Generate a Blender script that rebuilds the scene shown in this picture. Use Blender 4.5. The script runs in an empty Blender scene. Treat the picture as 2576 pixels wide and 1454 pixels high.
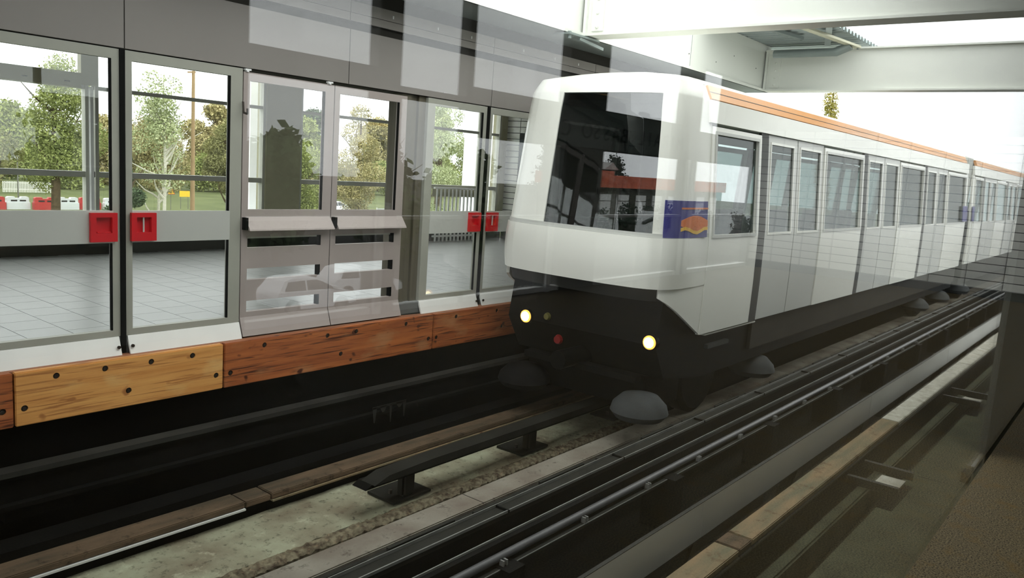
import bpy, bmesh, math, random
import numpy as np
from mathutils import Vector, Matrix
random.seed(7)
SC = bpy.context.scene
COL = SC.collection
EYE = 1.35

# ------------------------------------------------------------------ camera
cam_d = bpy.data.cameras.new('camera')
cam = bpy.data.objects.new('camera', cam_d); COL.objects.link(cam)
RT = (0.62956, -0.77395, 0.06825); UP = (0.07461, 0.14766, 0.98622); FW = (0.77336, 0.61579, -0.15071)
cam.matrix_world = Matrix(((RT[0], UP[0], -FW[0], 0.0), (RT[1], UP[1], -FW[1], 0.0), (RT[2], UP[2], -FW[2], EYE), (0, 0, 0, 1)))
cam_d.sensor_width = 36.0; cam_d.lens = 2004.0 / 2576.0 * 36.0
cam_d.clip_start = 0.02; cam_d.clip_end = 900
SC.camera = cam

# ------------------------------------------------------------------ overcast sky, exposure
w = bpy.data.worlds.new('overcast_sky'); SC.world = w; w.use_nodes = True
nt = w.node_tree; nt.nodes.clear()
bg = nt.nodes.new('ShaderNodeBackground'); wo = nt.nodes.new('ShaderNodeOutputWorld')
geo = nt.nodes.new('ShaderNodeTexCoord'); sep = nt.nodes.new('ShaderNodeSeparateXYZ')
rmp = nt.nodes.new('ShaderNodeValToRGB')
nt.links.new(geo.outputs['Generated'], sep.inputs[0]); nt.links.new(sep.outputs['Z'], rmp.inputs[0])
rmp.color_ramp.elements[0].position = 0.0; rmp.color_ramp.elements[0].color = (0.80, 0.83, 0.86, 1)
rmp.color_ramp.elements[1].position = 0.6; rmp.color_ramp.elements[1].color = (0.98, 1.0, 1.0, 1)
nt.links.new(rmp.outputs[0], bg.inputs['Color']); bg.inputs['Strength'].default_value = 3.4
nt.links.new(bg.outputs[0], wo.inputs[0])
SC.view_settings.view_transform = 'Standard'; SC.view_settings.look = 'None'
SC.view_settings.gamma = 1.0; SC.view_settings.use_curve_mapping = False
SC.view_settings.exposure = 0.15
SC.cycles.use_denoising = True
SC.cycles.transparent_max_bounces = 32
SC.cycles.max_bounces = 6; SC.cycles.diffuse_bounces = 3; SC.cycles.glossy_bounces = 4
SC.cycles.use_adaptive_sampling = True; SC.cycles.adaptive_threshold = 0.1; SC.cycles.adaptive_min_samples = 16

# ------------------------------------------------------------------ materials
MATS = {}
def srgb(r, g, b):
    f = lambda c: (c / 255 / 12.92) if c <= 10 else ((c / 255 + 0.055) / 1.055) ** 2.4
    return (f(r), f(g), f(b), 1)
def mat(name, col, rough=0.6, metal=0.0, var=0.12, scale=6.0, bump=0.0, bscale=60.0, col2=None, stretch=None, spec=0.5, detail=5.0):
    m = bpy.data.materials.new(name); m.use_nodes = True; MATS[name] = m
    n = m.node_tree.nodes; l = m.node_tree.links
    b = n['Principled BSDF']; b.inputs['Roughness'].default_value = rough; b.inputs['Metallic'].default_value = metal
    b.inputs['Specular IOR Level'].default_value = spec
    tc = n.new('ShaderNodeTexCoord'); src = tc.outputs['Object']
    if stretch:
        mp = n.new('ShaderNodeMapping'); mp.inputs['Scale'].default_value = stretch; l.new(src, mp.inputs[0]); src = mp.outputs[0]
    c = srgb(*col)
    if col2: c2 = srgb(*col2)
    else: c2 = tuple(min(1, x * (1 - var)) for x in c[:3]) + (1,); c = tuple(min(1, x * (1 + var * 0.6)) for x in c[:3]) + (1,)
    nz = n.new('ShaderNodeTexNoise'); nz.inputs['Scale'].default_value = scale; nz.inputs['Detail'].default_value = detail
    l.new(src, nz.inputs['Vector'])
    rp = n.new('ShaderNodeValToRGB'); rp.color_ramp.elements[0].position = 0.32; rp.color_ramp.elements[1].position = 0.68
    rp.color_ramp.elements[0].color = c2; rp.color_ramp.elements[1].color = c
    l.new(nz.outputs['Fac'], rp.inputs[0]); l.new(rp.outputs[0], b.inputs['Base Color'])
    if bump:
        n2 = n.new('ShaderNodeTexNoise'); n2.inputs['Scale'].default_value = bscale; n2.inputs['Detail'].default_value = 6
        l.new(src, n2.inputs['Vector'])
        bp = n.new('ShaderNodeBump'); bp.inputs['Strength'].default_value = bump; bp.inputs['Distance'].default_value = 0.01
        l.new(n2.outputs['Fac'], bp.inputs['Height']); l.new(bp.outputs[0], b.inputs['Normal'])
    return m
def glass(name, tint=(1, 1, 1), refl=0.04, graz=0.96):
    m = bpy.data.materials.new(name); m.use_nodes = True; MATS[name] = m
    n = m.node_tree.nodes; l = m.node_tree.links; n.clear()
    o = n.new('ShaderNodeOutputMaterial'); mx = n.new('ShaderNodeMixShader'); tr = n.new('ShaderNodeBsdfTransparent'); gl = n.new('ShaderNodeBsdfGlossy')
    gl.inputs['Roughness'].default_value = 0.0; tr.inputs['Color'].default_value = tuple(tint) + (1,); gl.inputs['Color'].default_value = (1, 1, 1, 1)
    g = n.new('ShaderNodeNewGeometry'); d = n.new('ShaderNodeVectorMath'); d.operation = 'DOT_PRODUCT'
    l.new(g.outputs['Incoming'], d.inputs[0]); l.new(g.outputs['Normal'], d.inputs[1])
    def mth(op, a, bb=None):
        q = n.new('ShaderNodeMath'); q.operation = op
        for i, v in enumerate((a, bb)):
            if v is None: continue
            if isinstance(v, (int, float)): q.inputs[i].default_value = v
            else: l.new(v, q.inputs[i])
        return q.outputs[0]
    ab = mth('ABSOLUTE', d.outputs['Value']); om = mth('SUBTRACT', 1.0, ab); pw = mth('POWER', om, 5.0)
    f = mth('ADD', mth('MULTIPLY', pw, graz), refl)
    l.new(f, mx.inputs[0]); l.new(tr.outputs[0], mx.inputs[1]); l.new(gl.outputs[0], mx.inputs[2]); l.new(mx.outputs[0], o.inputs[0])
    return m
def emit(name, col, s):
    m = bpy.data.materials.new(name); m.use_nodes = True; MATS[name] = m
    b = m.node_tree.nodes['Principled BSDF']; b.inputs['Base Color'].default_value = srgb(*col)
    b.inputs['Emission Color'].default_value = srgb(*col); b.inputs['Emission Strength'].default_value = s
    return m

mat('alu_frame', (162, 162, 151), 0.45, 0.05, 0.06, 3)
mat('alu_band', (190, 191, 184), 0.5, 0.1, 0.05, 2)
mat('warm_panel', (166, 155, 150), 0.5, 0.1, 0.05, 2)
mat('white_sill', (232, 232, 227), 0.5, 0, 0.04, 5, 0.05)
mat('red_plate', (200, 14, 28), 0.4, 0, 0.06, 5)
mat('dark_gap', (20, 20, 19), 0.8, 0, 0.2)
mat('fascia', (136, 130, 125), 0.55, 0.0, 0.04, 1.5)
mat('fascia_dark', (52, 50, 46), 0.7, 0.0, 0.1, 2)
mat('column_brown', (92, 86, 70), 0.6, 0.0, 0.2, 4, stretch=(6, 6, 0.4))
mat('tile_floor', (176, 178, 176), 0.35, 0, 0.05, 0.7, 0.05, 40)
mat('grout', (98, 100, 98), 0.8)
mat('plinth_dark', (46, 47, 44), 0.6, 0, 0.2, 3)
mat('wall_olive', (164, 160, 132), 0.6, 0, 0.08, 2)
mat('window_frame', (184, 184, 174), 0.5, 0.1, 0.06, 3)
mat('white_column', (244, 245, 243), 0.5, 0, 0.03, 2)
mat('white_steel', (230, 232, 224), 0.5, 0, 0.04, 1.2)
mat('grey_steel', (138, 148, 146), 0.5, 0.3, 0.1, 3)
mat('cream_steel', (206, 204, 180), 0.5, 0.1, 0.06, 3)
mat('deck_steel', (168, 178, 178), 0.45, 0.4, 0.1, 3)
mat('roof_panel', (120, 120, 114), 0.7, 0, 0.08, 2)
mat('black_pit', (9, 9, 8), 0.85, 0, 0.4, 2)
mat('black_plate', (17, 17, 16), 0.7, 0, 0.4, 3, 0.1)
mat('guide_dark', (58, 58, 55), 0.5, 0.3, 0.3, 3)
mat('guide_light', (214, 214, 210), 0.5, 0.1, 0.06, 1.2)
mat('rail_steel', (128, 128, 124), 0.5, 0.4, 0.2, 8)
mat('rail_dark', (46, 46, 42), 0.6, 0.3, 0.25, 4)
mat('pipe_grey', (72, 72, 73), 0.45, 0.1, 0.15, 4)
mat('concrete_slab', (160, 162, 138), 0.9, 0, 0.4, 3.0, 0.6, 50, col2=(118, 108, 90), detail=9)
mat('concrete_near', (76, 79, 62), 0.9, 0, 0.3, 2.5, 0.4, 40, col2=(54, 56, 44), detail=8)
mat('concrete_strip', (142, 138, 126), 0.85, 0, 0.35, 3, 0.4, 50, col2=(108, 98, 88), detail=8)
mat('rubble', (136, 128, 106), 0.95, 0, 0.5, 20, 0.9, 60, col2=(70, 60, 50))
mat('plank_brown', (108, 90, 72), 0.8, 0, 0.3, 4, 0.5, 60, col2=(76, 68, 56), stretch=(0.6, 3, 3), detail=8)
mat('plank_near', (146, 124, 96), 0.8, 0, 0.3, 4, 0.4, 60, col2=(108, 106, 86), stretch=(0.5, 3, 3), detail=8)
mat('plank_white', (206, 204, 190), 0.8, 0, 0.2, 8, 0.4, 60, col2=(166, 162, 148), detail=8)
def wood(name, light, dark, streak, worn, seed, wmix):
    m = mat(name, light, 0.55, 0, 0.2, 2.2, 0.10, 30, col2=dark, stretch=(0.5, 4, 8), detail=6)
    n = m.node_tree.nodes; l = m.node_tree.links; b = n['Principled BSDF']; old = b.inputs['Base Color'].links[0].from_socket
    tc = n['Texture Coordinate'].outputs['Object']
    def lay(prev, sc, stretch, p0, p1, col, off=0.0, det=4.0, dist=0.0):
        mp = n.new('ShaderNodeMapping'); mp.inputs['Scale'].default_value = stretch; mp.inputs['Location'].default_value = (seed + off, off, 0); l.new(tc, mp.inputs[0])
        nz = n.new('ShaderNodeTexNoise'); nz.inputs['Scale'].default_value = sc; nz.inputs['Detail'].default_value = det; nz.inputs['Distortion'].default_value = dist; l.new(mp.outputs[0], nz.inputs['Vector'])
        mr = n.new('ShaderNodeMapRange'); mr.inputs[1].default_value = p0; mr.inputs[2].default_value = p1; l.new(nz.outputs['Fac'], mr.inputs[0])
        mx = n.new('ShaderNodeMixRGB'); mx.inputs[2].default_value = srgb(*col); l.new(mr.outputs[0], mx.inputs[0]); l.new(prev, mx.inputs[1]); return mx.outputs[0]
    c = lay(old, 9, (0.25, 2, 7), 0.53, 0.66, streak, 1.3, 7.0, 0.6)
    c = lay(c, 2.6, (1.0, 1, 2.2), 0.57, 0.57 + wmix, worn, 5.1, 5.0, 0.2)
    c = lay(c, 7.5, (1.0, 1, 1.6), 0.70, 0.76, streak, 8.7, 1.0)
    l.new(c, b.inputs['Base Color']); return m
wood('wood_yellow', (226, 166, 94), (206, 140, 72), (168, 108, 56), (226, 178, 112), 2.0, 0.16)
wood('wood_red', (184, 106, 54), (142, 74, 36), (78, 36, 17), (180, 128, 86), 11.0, 0.22)
mat('wood_worn', (196, 140, 88), 0.7, 0, 0.2, 9, 0.1, 30, col2=(166, 100, 54))
mat('board_ledge', (150, 98, 70), 0.7, 0, 0.15, 3, stretch=(0.5, 4, 4))
mat('bolt', (64, 58, 52), 0.5, 0.6, 0.2, 30)
mat('train_white', (230, 230, 222), 0.32, 0, 0.025, 0.8)
mat('train_grey', (190, 191, 186), 0.4, 0, 0.03, 1)
mat('train_orange', (208, 140, 62), 0.4, 0, 0.1, 1.2, stretch=(0.4, 4, 4))
mat('train_seal', (36, 38, 36), 0.6, 0, 0.1)
mat('train_black', (11, 12, 12), 0.6, 0, 0.3, 2)
mat('train_inside', (120, 124, 120), 0.7, 0, 0.1, 1)
mat('seat_cloth', (74, 78, 96), 0.8, 0, 0.15, 5)
mat('logo_blue', (52, 50, 120), 0.5, 0, 0.1, 4)
mat('logo_orange', (196, 104, 44), 0.5, 0, 0.15, 6)
mat('logo_yellow', (214, 170, 60), 0.5, 0, 0.1, 6)
mat('rubber_grey', (66, 68, 68), 0.8, 0, 0.2, 5)
mat('tyre', (24, 24, 24), 0.85, 0, 0.2, 8)
mat('lamp_red', (120, 20, 20), 0.4)
mat('lamp_amber', (96, 92, 50), 0.4)
emit('lamp_warm', (255, 236, 178), 7.0); emit('lamp_glow', (255, 186, 84), 1.3)
mat('granite', (112, 100, 74), 0.7, 0, 0.3, 150, 0.0, 120, col2=(40, 34, 24), detail=2)
mat('post_dark', (100, 100, 91), 0.35, 0, 0.06, 1)
mat('near_wall', (96, 98, 94), 0.6, 0, 0.06, 1)
mat('tile_wall', (196, 196, 187), 0.25, 0, 0.03, 2)
mat('grout_dark', (30, 30, 29), 0.9)
mat('sign_dark', (120, 132, 127), 0.5, 0, 0.05, 1)
mat('sign_letter', (30, 38, 36), 0.6)
mat('bark', (92, 80, 62), 0.9, 0, 0.3, 8)
mat('bark_white', (206, 202, 186), 0.8, 0, 0.2, 14)
mat('grass', (100, 106, 70), 0.95, 0, 0.3, 0.25, col2=(78, 86, 56))
mat('asphalt', (62, 62, 61), 0.9, 0, 0.15, 0.6)
mat('ochre_pole', (158, 132, 96), 0.8, 0, 0.1, 3)
mat('plastic_red', (168, 52, 48), 0.5); mat('plastic_white', (196, 200, 200), 0.5, 0, 0.04)
mat('sign_yellow', (236, 190, 40), 0.5); mat('sign_black', (30, 26, 20), 0.6)
mat('car_white', (238, 240, 244), 0.3, 0, 0.03); mat('car_glass', (34, 38, 40), 0.1); mat('hub', (150, 152, 154), 0.35, 0.6)
mat('brick_red', (206, 104, 72), 0.8, 0, 0.12, 1.5, col2=(176, 88, 66)); mat('house_dark', (70, 70, 62), 0.8); mat('shutter', (206, 208, 206), 0.6)
mat('house_roof', (150, 148, 146), 0.7); mat('wood_fence', (216, 216, 208), 0.6)
LEAF = {'green': ((164, 172, 106), (112, 122, 72)), 'pale': ((196, 202, 158), (142, 154, 108)), 'dark': ((96, 112, 78), (56, 72, 54)),
        'autumn': ((192, 180, 132), (140, 134, 90)), 'olive': ((162, 160, 108), (114, 116, 78)), 'conifer': ((44, 58, 44), (22, 34, 28)), 'gold': ((196, 180, 90), (140, 140, 70))}
for k, (a, b_) in LEAF.items(): mat('leaf_' + k, a, 0.8, 0, 0.3, 1.4, col2=b_)
glass('pane_glass', (0.975, 0.985, 0.970)); glass('door_glass', (0.985, 0.99, 0.985)); glass('train_glass', (0.52, 0.57, 0.56), 0.04, 0.22); glass('screen_glass', (0.30, 0.34, 0.34), 0.04, 0.5)
M = MATS

def speckle(name, col, sc, p0, p1, sc2=None):
    m = MATS[name]; n = m.node_tree.nodes; l = m.node_tree.links; b = n['Principled BSDF']; old = b.inputs['Base Color'].links[0].from_socket
    nz = n.new('ShaderNodeTexNoise'); nz.inputs['Scale'].default_value = sc; nz.inputs['Detail'].default_value = 8; nz.inputs['Roughness'].default_value = 0.75; l.new(n['Texture Coordinate'].outputs['Object'], nz.inputs['Vector'])
    mr = n.new('ShaderNodeMapRange'); mr.inputs[1].default_value = p0; mr.inputs[2].default_value = p1; l.new(nz.outputs['Fac'], mr.inputs[0])
    mx = n.new('ShaderNodeMixRGB'); mx.inputs[2].default_value = srgb(*col); l.new(mr.outputs[0], mx.inputs[0]); l.new(old, mx.inputs[1]); l.new(mx.outputs[0], b.inputs['Base Color'])
speckle('concrete_slab', (60, 56, 46), 16, 0.54, 0.70); speckle('concrete_slab', (190, 190, 164), 5, 0.56, 0.75)
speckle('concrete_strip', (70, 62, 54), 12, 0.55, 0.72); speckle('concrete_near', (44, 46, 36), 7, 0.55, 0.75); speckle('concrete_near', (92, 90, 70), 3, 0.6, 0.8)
speckle('plank_brown', (48, 38, 30), 9, 0.54, 0.70); speckle('plank_near', (84, 60, 44), 6, 0.54, 0.70); speckle('plank_white', (110, 106, 96), 12, 0.56, 0.7)
speckle('granite', (92, 74, 40), 7, 0.52, 0.7); speckle('rubble', (150, 128, 104), 18, 0.55, 0.7)
for k in ('black_pit', 'black_plate', 'dark_gap', 'concrete_slab', 'concrete_near', 'concrete_strip', 'rubble', 'plank_brown', 'plank_near', 'plank_white', 'train_black', 'tyre', 'rubber_grey', 'rail_dark', 'guide_dark', 'asphalt', 'grass', 'plinth_dark', 'fascia_dark', 'bark', 'house_dark', 'granite') + tuple('leaf_' + q for q in LEAF):
    MATS[k].node_tree.nodes['Principled BSDF'].inputs['Specular IOR Level'].default_value = 0.06
# ------------------------------------------------------------------ mesh helpers
def tag(o, label=None, cat=None, group=None, kind=None):
    if label: o['label'] = label
    if cat: o['category'] = cat
    if group: o['group'] = group
    if kind: o['kind'] = kind
    return o
def link(name, me, parent=None, m=None):
    o = bpy.data.objects.new(name, me); COL.objects.link(o)
    if m is not None and me is not None and not me.materials: me.materials.append(M[m] if isinstance(m, str) else m)
    if parent: o.parent = parent
    return o
def empty(name, label=None, cat=None, group=None, kind=None, loc=(0, 0, 0), rz=0.0, parent=None):
    o = bpy.data.objects.new(name, None); COL.objects.link(o); o.location = loc; o.rotation_euler = (0, 0, rz); o.empty_display_size = 0.2
    if parent: o.parent = parent
    return tag(o, label, cat, group, kind)
class MB:
    def __init__(s): s.v = []; s.f = []
    def add(s, vs, fs):
        n = len(s.v); s.v += [tuple(a) for a in vs]; s.f += [tuple(i + n for i in f) for f in fs]; return s
    def box(s, x0, x1, y0, y1, z0, z1):
        return s.add([(x0, y0, z0), (x1, y0, z0), (x1, y1, z0), (x0, y1, z0), (x0, y0, z1), (x1, y0, z1), (x1, y1, z1), (x0, y1, z1)],
                     [(0, 3, 2, 1), (4, 5, 6, 7), (0, 1, 5, 4), (1, 2, 6, 5), (2, 3, 7, 6), (3, 0, 4, 7)])
    def prism(s, pts, axis, a0, a1):
        # pts: outline in the two other axes (in order), extruded along axis from a0 to a1
        n = len(pts)
        def mk(p, a): return {'x': (a, p[0], p[1]), 'y': (p[0], a, p[1]), 'z': (p[0], p[1], a)}[axis]
        return s.add([mk(p, a0) for p in pts] + [mk(p, a1) for p in pts],
                     [tuple(range(n))[::-1], tuple(range(n, 2 * n))] + [(i, (i + 1) % n, (i + 1) % n + n, i + n) for i in range(n)])
    def tube(s, p0, p1, r0, r1=None, n=10, caps=True):
        r1 = r0 if r1 is None else r1
        p0 = Vector(p0); p1 = Vector(p1); d = (p1 - p0).normalized()
        a = d.orthogonal().normalized(); b = d.cross(a)
        vs = [p0 + (a * math.cos(t) + b * math.sin(t)) * r0 for t in [2 * math.pi * i / n for i in range(n)]]
        vs += [p1 + (a * math.cos(t) + b * math.sin(t)) * r1 for t in [2 * math.pi * i / n for i in range(n)]]
        fs = [(i, (i + 1) % n, (i + 1) % n + n, i + n) for i in range(n)]
        if caps: fs += [tuple(range(n))[::-1], tuple(range(n, 2 * n))]
        return s.add(vs, fs)
    def bar(s, p0, p1, w, h):
        p0 = Vector(p0); p1 = Vector(p1); d = (p1 - p0).normalized(); a = d.cross(Vector((0, 0, 1)))
        a = (a if a.length > 1e-4 else Vector((1, 0, 0))).normalized(); b = a.cross(d)
        q = [(-w / 2, -h / 2), (w / 2, -h / 2), (w / 2, h / 2), (-w / 2, h / 2)]
        return s.add([p0 + a * x + b * y for x, y in q] + [p1 + a * x + b * y for x, y in q],
                     [(3, 2, 1, 0), (4, 5, 6, 7)] + [(i, (i + 1) % 4, (i + 1) % 4 + 4, i + 4) for i in range(4)])
    def lathe(s, prof, c=(0, 0, 0), axis='z', n=20):
        vs = []; fs = []
        for r, h in prof:
            for i in range(n):
                t = 2 * math.pi * i / n; a, b = r * math.cos(t), r * math.sin(t)
                p = {'z': (a, b, h), 'y': (a, h, b), 'x': (h, a, b)}[axis]
                vs.append((c[0] + p[0], c[1] + p[1], c[2] + p[2]))
        for k in range(len(prof) - 1):
            for i in range(n): fs.append((k * n + i, k * n + (i + 1) % n, (k + 1) * n + (i + 1) % n, (k + 1) * n + i))
        fs += [tuple(range(n))[::-1], tuple(range((len(prof) - 1) * n, len(prof) * n))]
        return s.add(vs, fs)
    def mesh(s, name, m=None, smooth=False, bevel=0.0):
        me = bpy.data.meshes.new(name); me.from_pydata(s.v, [], s.f)
        bm = bmesh.new(); bm.from_mesh(me); bmesh.ops.recalc_face_normals(bm, faces=bm.faces)
        if bevel: bmesh.ops.bevel(bm, geom=list(bm.edges), offset=bevel, segments=2, affect='EDGES', clamp_overlap=True)
        bm.to_mesh(me); bm.free()
        if smooth: me.polygons.foreach_set('use_smooth', [True] * len(me.polygons)); me.set_sharp_from_angle(angle=0.7)
        if m: me.materials.append(M[m])
        return me
    def obj(s, name, m, parent=None, smooth=False, bevel=0.0):
        return link(name, s.mesh(name, m, smooth, bevel), parent)
def box(name, m, parent, x0, x1, y0, y1, z0, z1, bevel=0.0):
    return MB().box(x0, x1, y0, y1, z0, z1).obj(name, m, parent, bevel=bevel)
def sheet(name, us, vs, pos, m, parent=None, thick=0.03, holes=(), flip=False, smooth=False):
    us = sorted(set([round(u, 5) for u in us] + [round(h[i], 5) for h in holes for i in (0, 1)]))
    vs = sorted(set([round(v, 5) for v in vs] + [round(h[i], 5) for h in holes for i in (2, 3)]))
    nu, nv = len(us) - 1, len(vs) - 1
    def gone(i, j):
        if not (0 <= i < nu and 0 <= j < nv): return True
        u = (us[i] + us[i + 1]) / 2; v = (vs[j] + vs[j + 1]) / 2
        return any(h[0] < u < h[1] and h[2] < v < h[3] for h in holes)
    vid = {}; V = []; F = []
    def vert(i, j, k):
        if (i, j, k) not in vid:
            p = Vector(pos(us[i], vs[j]))
            if k:
                e = 0.004
                du = Vector(pos(us[i] + e, vs[j])) - Vector(pos(us[i] - e, vs[j])); dv = Vector(pos(us[i], vs[j] + e)) - Vector(pos(us[i], vs[j] - e))
                nrm = du.cross(dv).normalized() * (-1 if flip else 1); p = p - nrm * thick
            vid[(i, j, k)] = len(V); V.append(tuple(p))
        return vid[(i, j, k)]
    for i in range(nu):
        for j in range(nv):
            if gone(i, j): continue
            c = [(i, j), (i + 1, j), (i + 1, j + 1), (i, j + 1)]
            F.append([vert(a, b, 0) for a, b in c]); F.append([vert(a, b, 1) for a, b in c][::-1])
            for (da, db), (p, q) in (((0, -1), (0, 1)), ((1, 0), (1, 2)), ((0, 1), (2, 3)), ((-1, 0), (3, 0))):
                if gone(i + da, j + db):
                    F.append([vert(*c[p], 0), vert(*c[p], 1), vert(*c[q], 1), vert(*c[q], 0)])
    b = MB(); b.v = V; b.f = F
    return b.obj(name, m, parent, smooth=smooth)
def rng(a, b, n): return [a + (b - a) * i / n for i in range(n + 1)]
def copy_tree(o, dx=0, dy=0, dz=0, parent=None):
    c = o.copy(); COL.objects.link(c); c.parent = parent
    if parent is None: c.location = (o.location[0] + dx, o.location[1] + dy, o.location[2] + dz)
    for ch in list(o.children): copy_tree(ch, parent=c)
    return c

# ================================================================== SETTING
XL, XR = -7.0, 46.0
# ---- far platform floor with single tiles
ff = box('floor', 'grout', None, XL, 11.9, 5.5, 9.8, -0.14, -0.004)
tag(ff, 'pale grey tiled floor of the platform across the tracks', 'floor', kind='structure')
# tile joints beyond the built tiles are drawn by the material
mm = M['tile_floor'].copy(); mm.name = 'tile_floor_far'
n_ = mm.node_tree.nodes; l_ = mm.node_tree.links
br = n_.new('ShaderNodeTexBrick'); br.offset = 0.5; br.inputs['Scale'].default_value = 1.0
br.inputs['Brick Width'].default_value = 0.293; br.inputs['Row Height'].default_value = 0.293; br.inputs['Mortar Size'].default_value = 0.002
br.inputs['Color1'].default_value = srgb(178, 180, 178); br.inputs['Color2'].default_value = srgb(172, 174, 172); br.inputs['Mortar'].default_value = srgb(120, 122, 120)
l_.new(n_['Texture Coordinate'].outputs['Object'], br.inputs['Vector']); l_.new(br.outputs['Color'], n_['Principled BSDF'].inputs['Base Color'])
T = 0.293; TX0, TX1, TY0, TY1 = 1.76, 1.76 + T * 21, 5.56, 5.56 + T * 14
tm = MB().box(0.0025, T - 0.0025, 0.0025, T - 0.0025, 0, 0.006).mesh('tile', 'tile_floor')
for i in range(21):
    for j in range(14):
        o = link('tile', tm, ff); o.location = (TX0 + i * T, TY0 + j * T + (T / 2 if i % 2 else 0), -0.0055)
rest = MB()
rest.box(XL, TX0, 5.5, 9.75, -0.003, 0); rest.box(TX1, 11.7, 5.5, 9.75, -0.003, 0)
o = rest.obj('tile_field', None, ff); o.data.materials.append(mm); tag(o, kind='stuff')

# ---- near platform floor (granite) and its edge
fn = box('floor', 'granite', None, XL, 12.9, -4.4, 0.515, -0.12, 0.0)
tag(fn, 'speckled brown granite floor of the near platform at lower right', 'floor', kind='structure')
box('platform_wall', 'concrete_near', fn, XL, 14, 0.05, 0.40, -1.4, -0.12)

# ---- far outer wall: dark plinth, lintel, pilasters
WY = 9.7
wf = empty('wall_far', 'glazed outer wall behind the far platform', 'wall', kind='structure')
box('plinth', 'plinth_dark', wf, XL, 11.7, WY, WY + 0.2, -0.1, 0.42)
box('lintel', 'wall_olive', wf, XL, 11.7, WY, WY + 0.2, 2.55, 3.45)
box('pilaster', 'white_column', wf, 7.240, 7.442, 11.2, 11.4, -5.2, 3.1)
box('pilaster', 'white_column', wf, 7.471, 7.517, 11.2, 11.4, -5.2, 3.1)
box('wall_panel', 'wall_olive', wf, 6.51, 7.08, WY - 0.02, WY + 0.2, 0.42, 2.55)
box('pilaster', 'white_column', wf, 12.389, 12.736, 11.2, 11.4, -5.2, 3.1)
box('pilaster', 'white_column', wf, 13.082, 13.174, 11.2, 11.4, -5.2, 3.1)
box('pilaster', 'white_column', wf, 13.198, 13.301, 11.2, 11.4, -5.2, 3.1)
box('wall_panel', 'wall_olive', wf, 11.54, 11.7, WY - 0.02, WY + 0.2, 0.42, 2.55)
wn = 0
def outer_window(x0, x1, extra=None):
    global wn; wn += 1
    e = empty('window_%d' % wn, kind='structure', loc=(0, 0, 0))
    fr = [('mullion', x0, x0 + 0.04, 0.42, 2.55), ('mullion', x1 - 0.04, x1, 0.42, 2.55), ('transom', x0, x1, 0.90, 0.965), ('transom', x0, x1, 1.90, 1.942), ('transom', x0, x1, 2.5, 2.55), ('transom', x0, x1, 0.42, 0.46)]
    for nm, a, b, c, d in fr: box(nm, 'window_frame', e, a, b, WY + (0.0 if nm == 'mullion' else 0.015), WY + 0.10, c, d)
    for c, d in ((0.46, 0.90), (0.965, 1.90), (1.942, 2.5)):
        box('pane', 'door_glass', e, x0 + 0.04, x1 - 0.04, WY + 0.05, WY + 0.058, c, d)
    return e
for k, (a, b) in enumerate([(-6.9, -3.6), (-3.5, -0.9), (-0.8, 1.6), (1.66, 4.17), (4.24, 6.51), (7.08, 9.66), (9.7, 11.04), (11.06, 11.54)]):
    e = outer_window(a, b)
    e['label'] = ['window of far wall beyond the left end', 'window of far wall left of the doors', 'window of far wall left of the left door leaf', 'far window with an olive casement frame behind left door leaf', 'far window behind the right leaf of the left door',
                  'far window behind the two slotted grey panels', 'far window behind the white railing', 'narrow far window between white pilasters'][k]
    e['category'] = 'window'
    if k == 3:
        cs = empty('casement', parent=e)
        box('rail', 'wall_olive', cs, 1.8, 4.06, WY - 0.07, WY + 0.02, 1.905, 2.065)
        box('stile', 'wall_olive', cs, 4.06, 4.25, WY - 0.07, WY + 0.02, 1.94, 2.55)
        box('edge_strip', 'white_column', cs, 4.165, 4.20, WY - 0.05, WY + 0.0, 0.42, 1.93)
        for xx in (3.45, 3.88): box('hinge', 'dark_gap', cs, xx, xx + 0.06, WY - 0.074, WY - 0.068, 1.955, 1.965)
# railing seen through the farther door
rl = empty('railing', 'white railing of upright bars seen through the farther platform door', 'railing')
box('top_rail', 'white_column', rl, 9.72, 11.08, WY - 0.16, WY - 0.12, 0.905, 0.93)
box('bottom_rail', 'white_column', rl, 9.72, 11.08, WY - 0.155, WY - 0.125, 0.08, 0.11)
box('kick_board', 'wall_olive', rl, 9.72, 11.08, WY - 0.10, WY - 0.085, 0.77, 0.90)
bm_ = MB().box(-0.012, 0.012, -0.012, 0.012, 0.0, 0.905).mesh('bar', 'white_column')
for i in range(14):
    o = link('bar', bm_, rl); o.location = (9.79 + i * 0.0965, WY - 0.14, 0.0)

# ---- far end wall, tiled
def tile_wall(name, label, X, y0, y1, z0, z1, ty, tz, face, skip=None):
    e = empty(name, label, 'wall', kind='structure')
    box('backing', 'grout_dark', e, X + (0.006 if face < 0 else -0.2), X + (0.2 if face < 0 else -0.006), y0, y1, z0, z1)
    me = MB().box(0, 0.012, 0.007, ty - 0.007, 0.006, tz - 0.006).mesh('wall_tile', 'tile_wall')
    nn = 0; ny = int((y1 - y0) / ty + 0.001); nz = int((z1 - z0) / tz + 0.001)
    for j in range(nz):
        for i in range(ny):
            if skip and skip(y0 + i * ty, z0 + j * tz): continue
            o = link('wall_tile', me, e); o.location = (X - 0.002, y0 + i * ty, z0 + j * tz); nn += 1
    return e, nn
we, k1 = tile_wall('wall_right', 'white tiled end wall of the far platform with dark joints', 11.7, 7.1, 9.7, 0.0, 3.3, 0.325, 0.11, -1, skip=lambda y, z: z < 0.4 or z > 2.4 or (8.0 < y < 9.25 and z < 1.95))
box('door_frame', 'white_column', we, 11.67, 11.71, 9.17, 9.24, 0.0, 2.05)
box('door_panel', 'plinth_dark', we, 11.675, 11.71, 8.1, 9.17, 0.0, 1.98)
box('door_frame', 'white_column', we, 11.67, 11.71, 8.1, 9.24, 1.98, 2.05)
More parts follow.
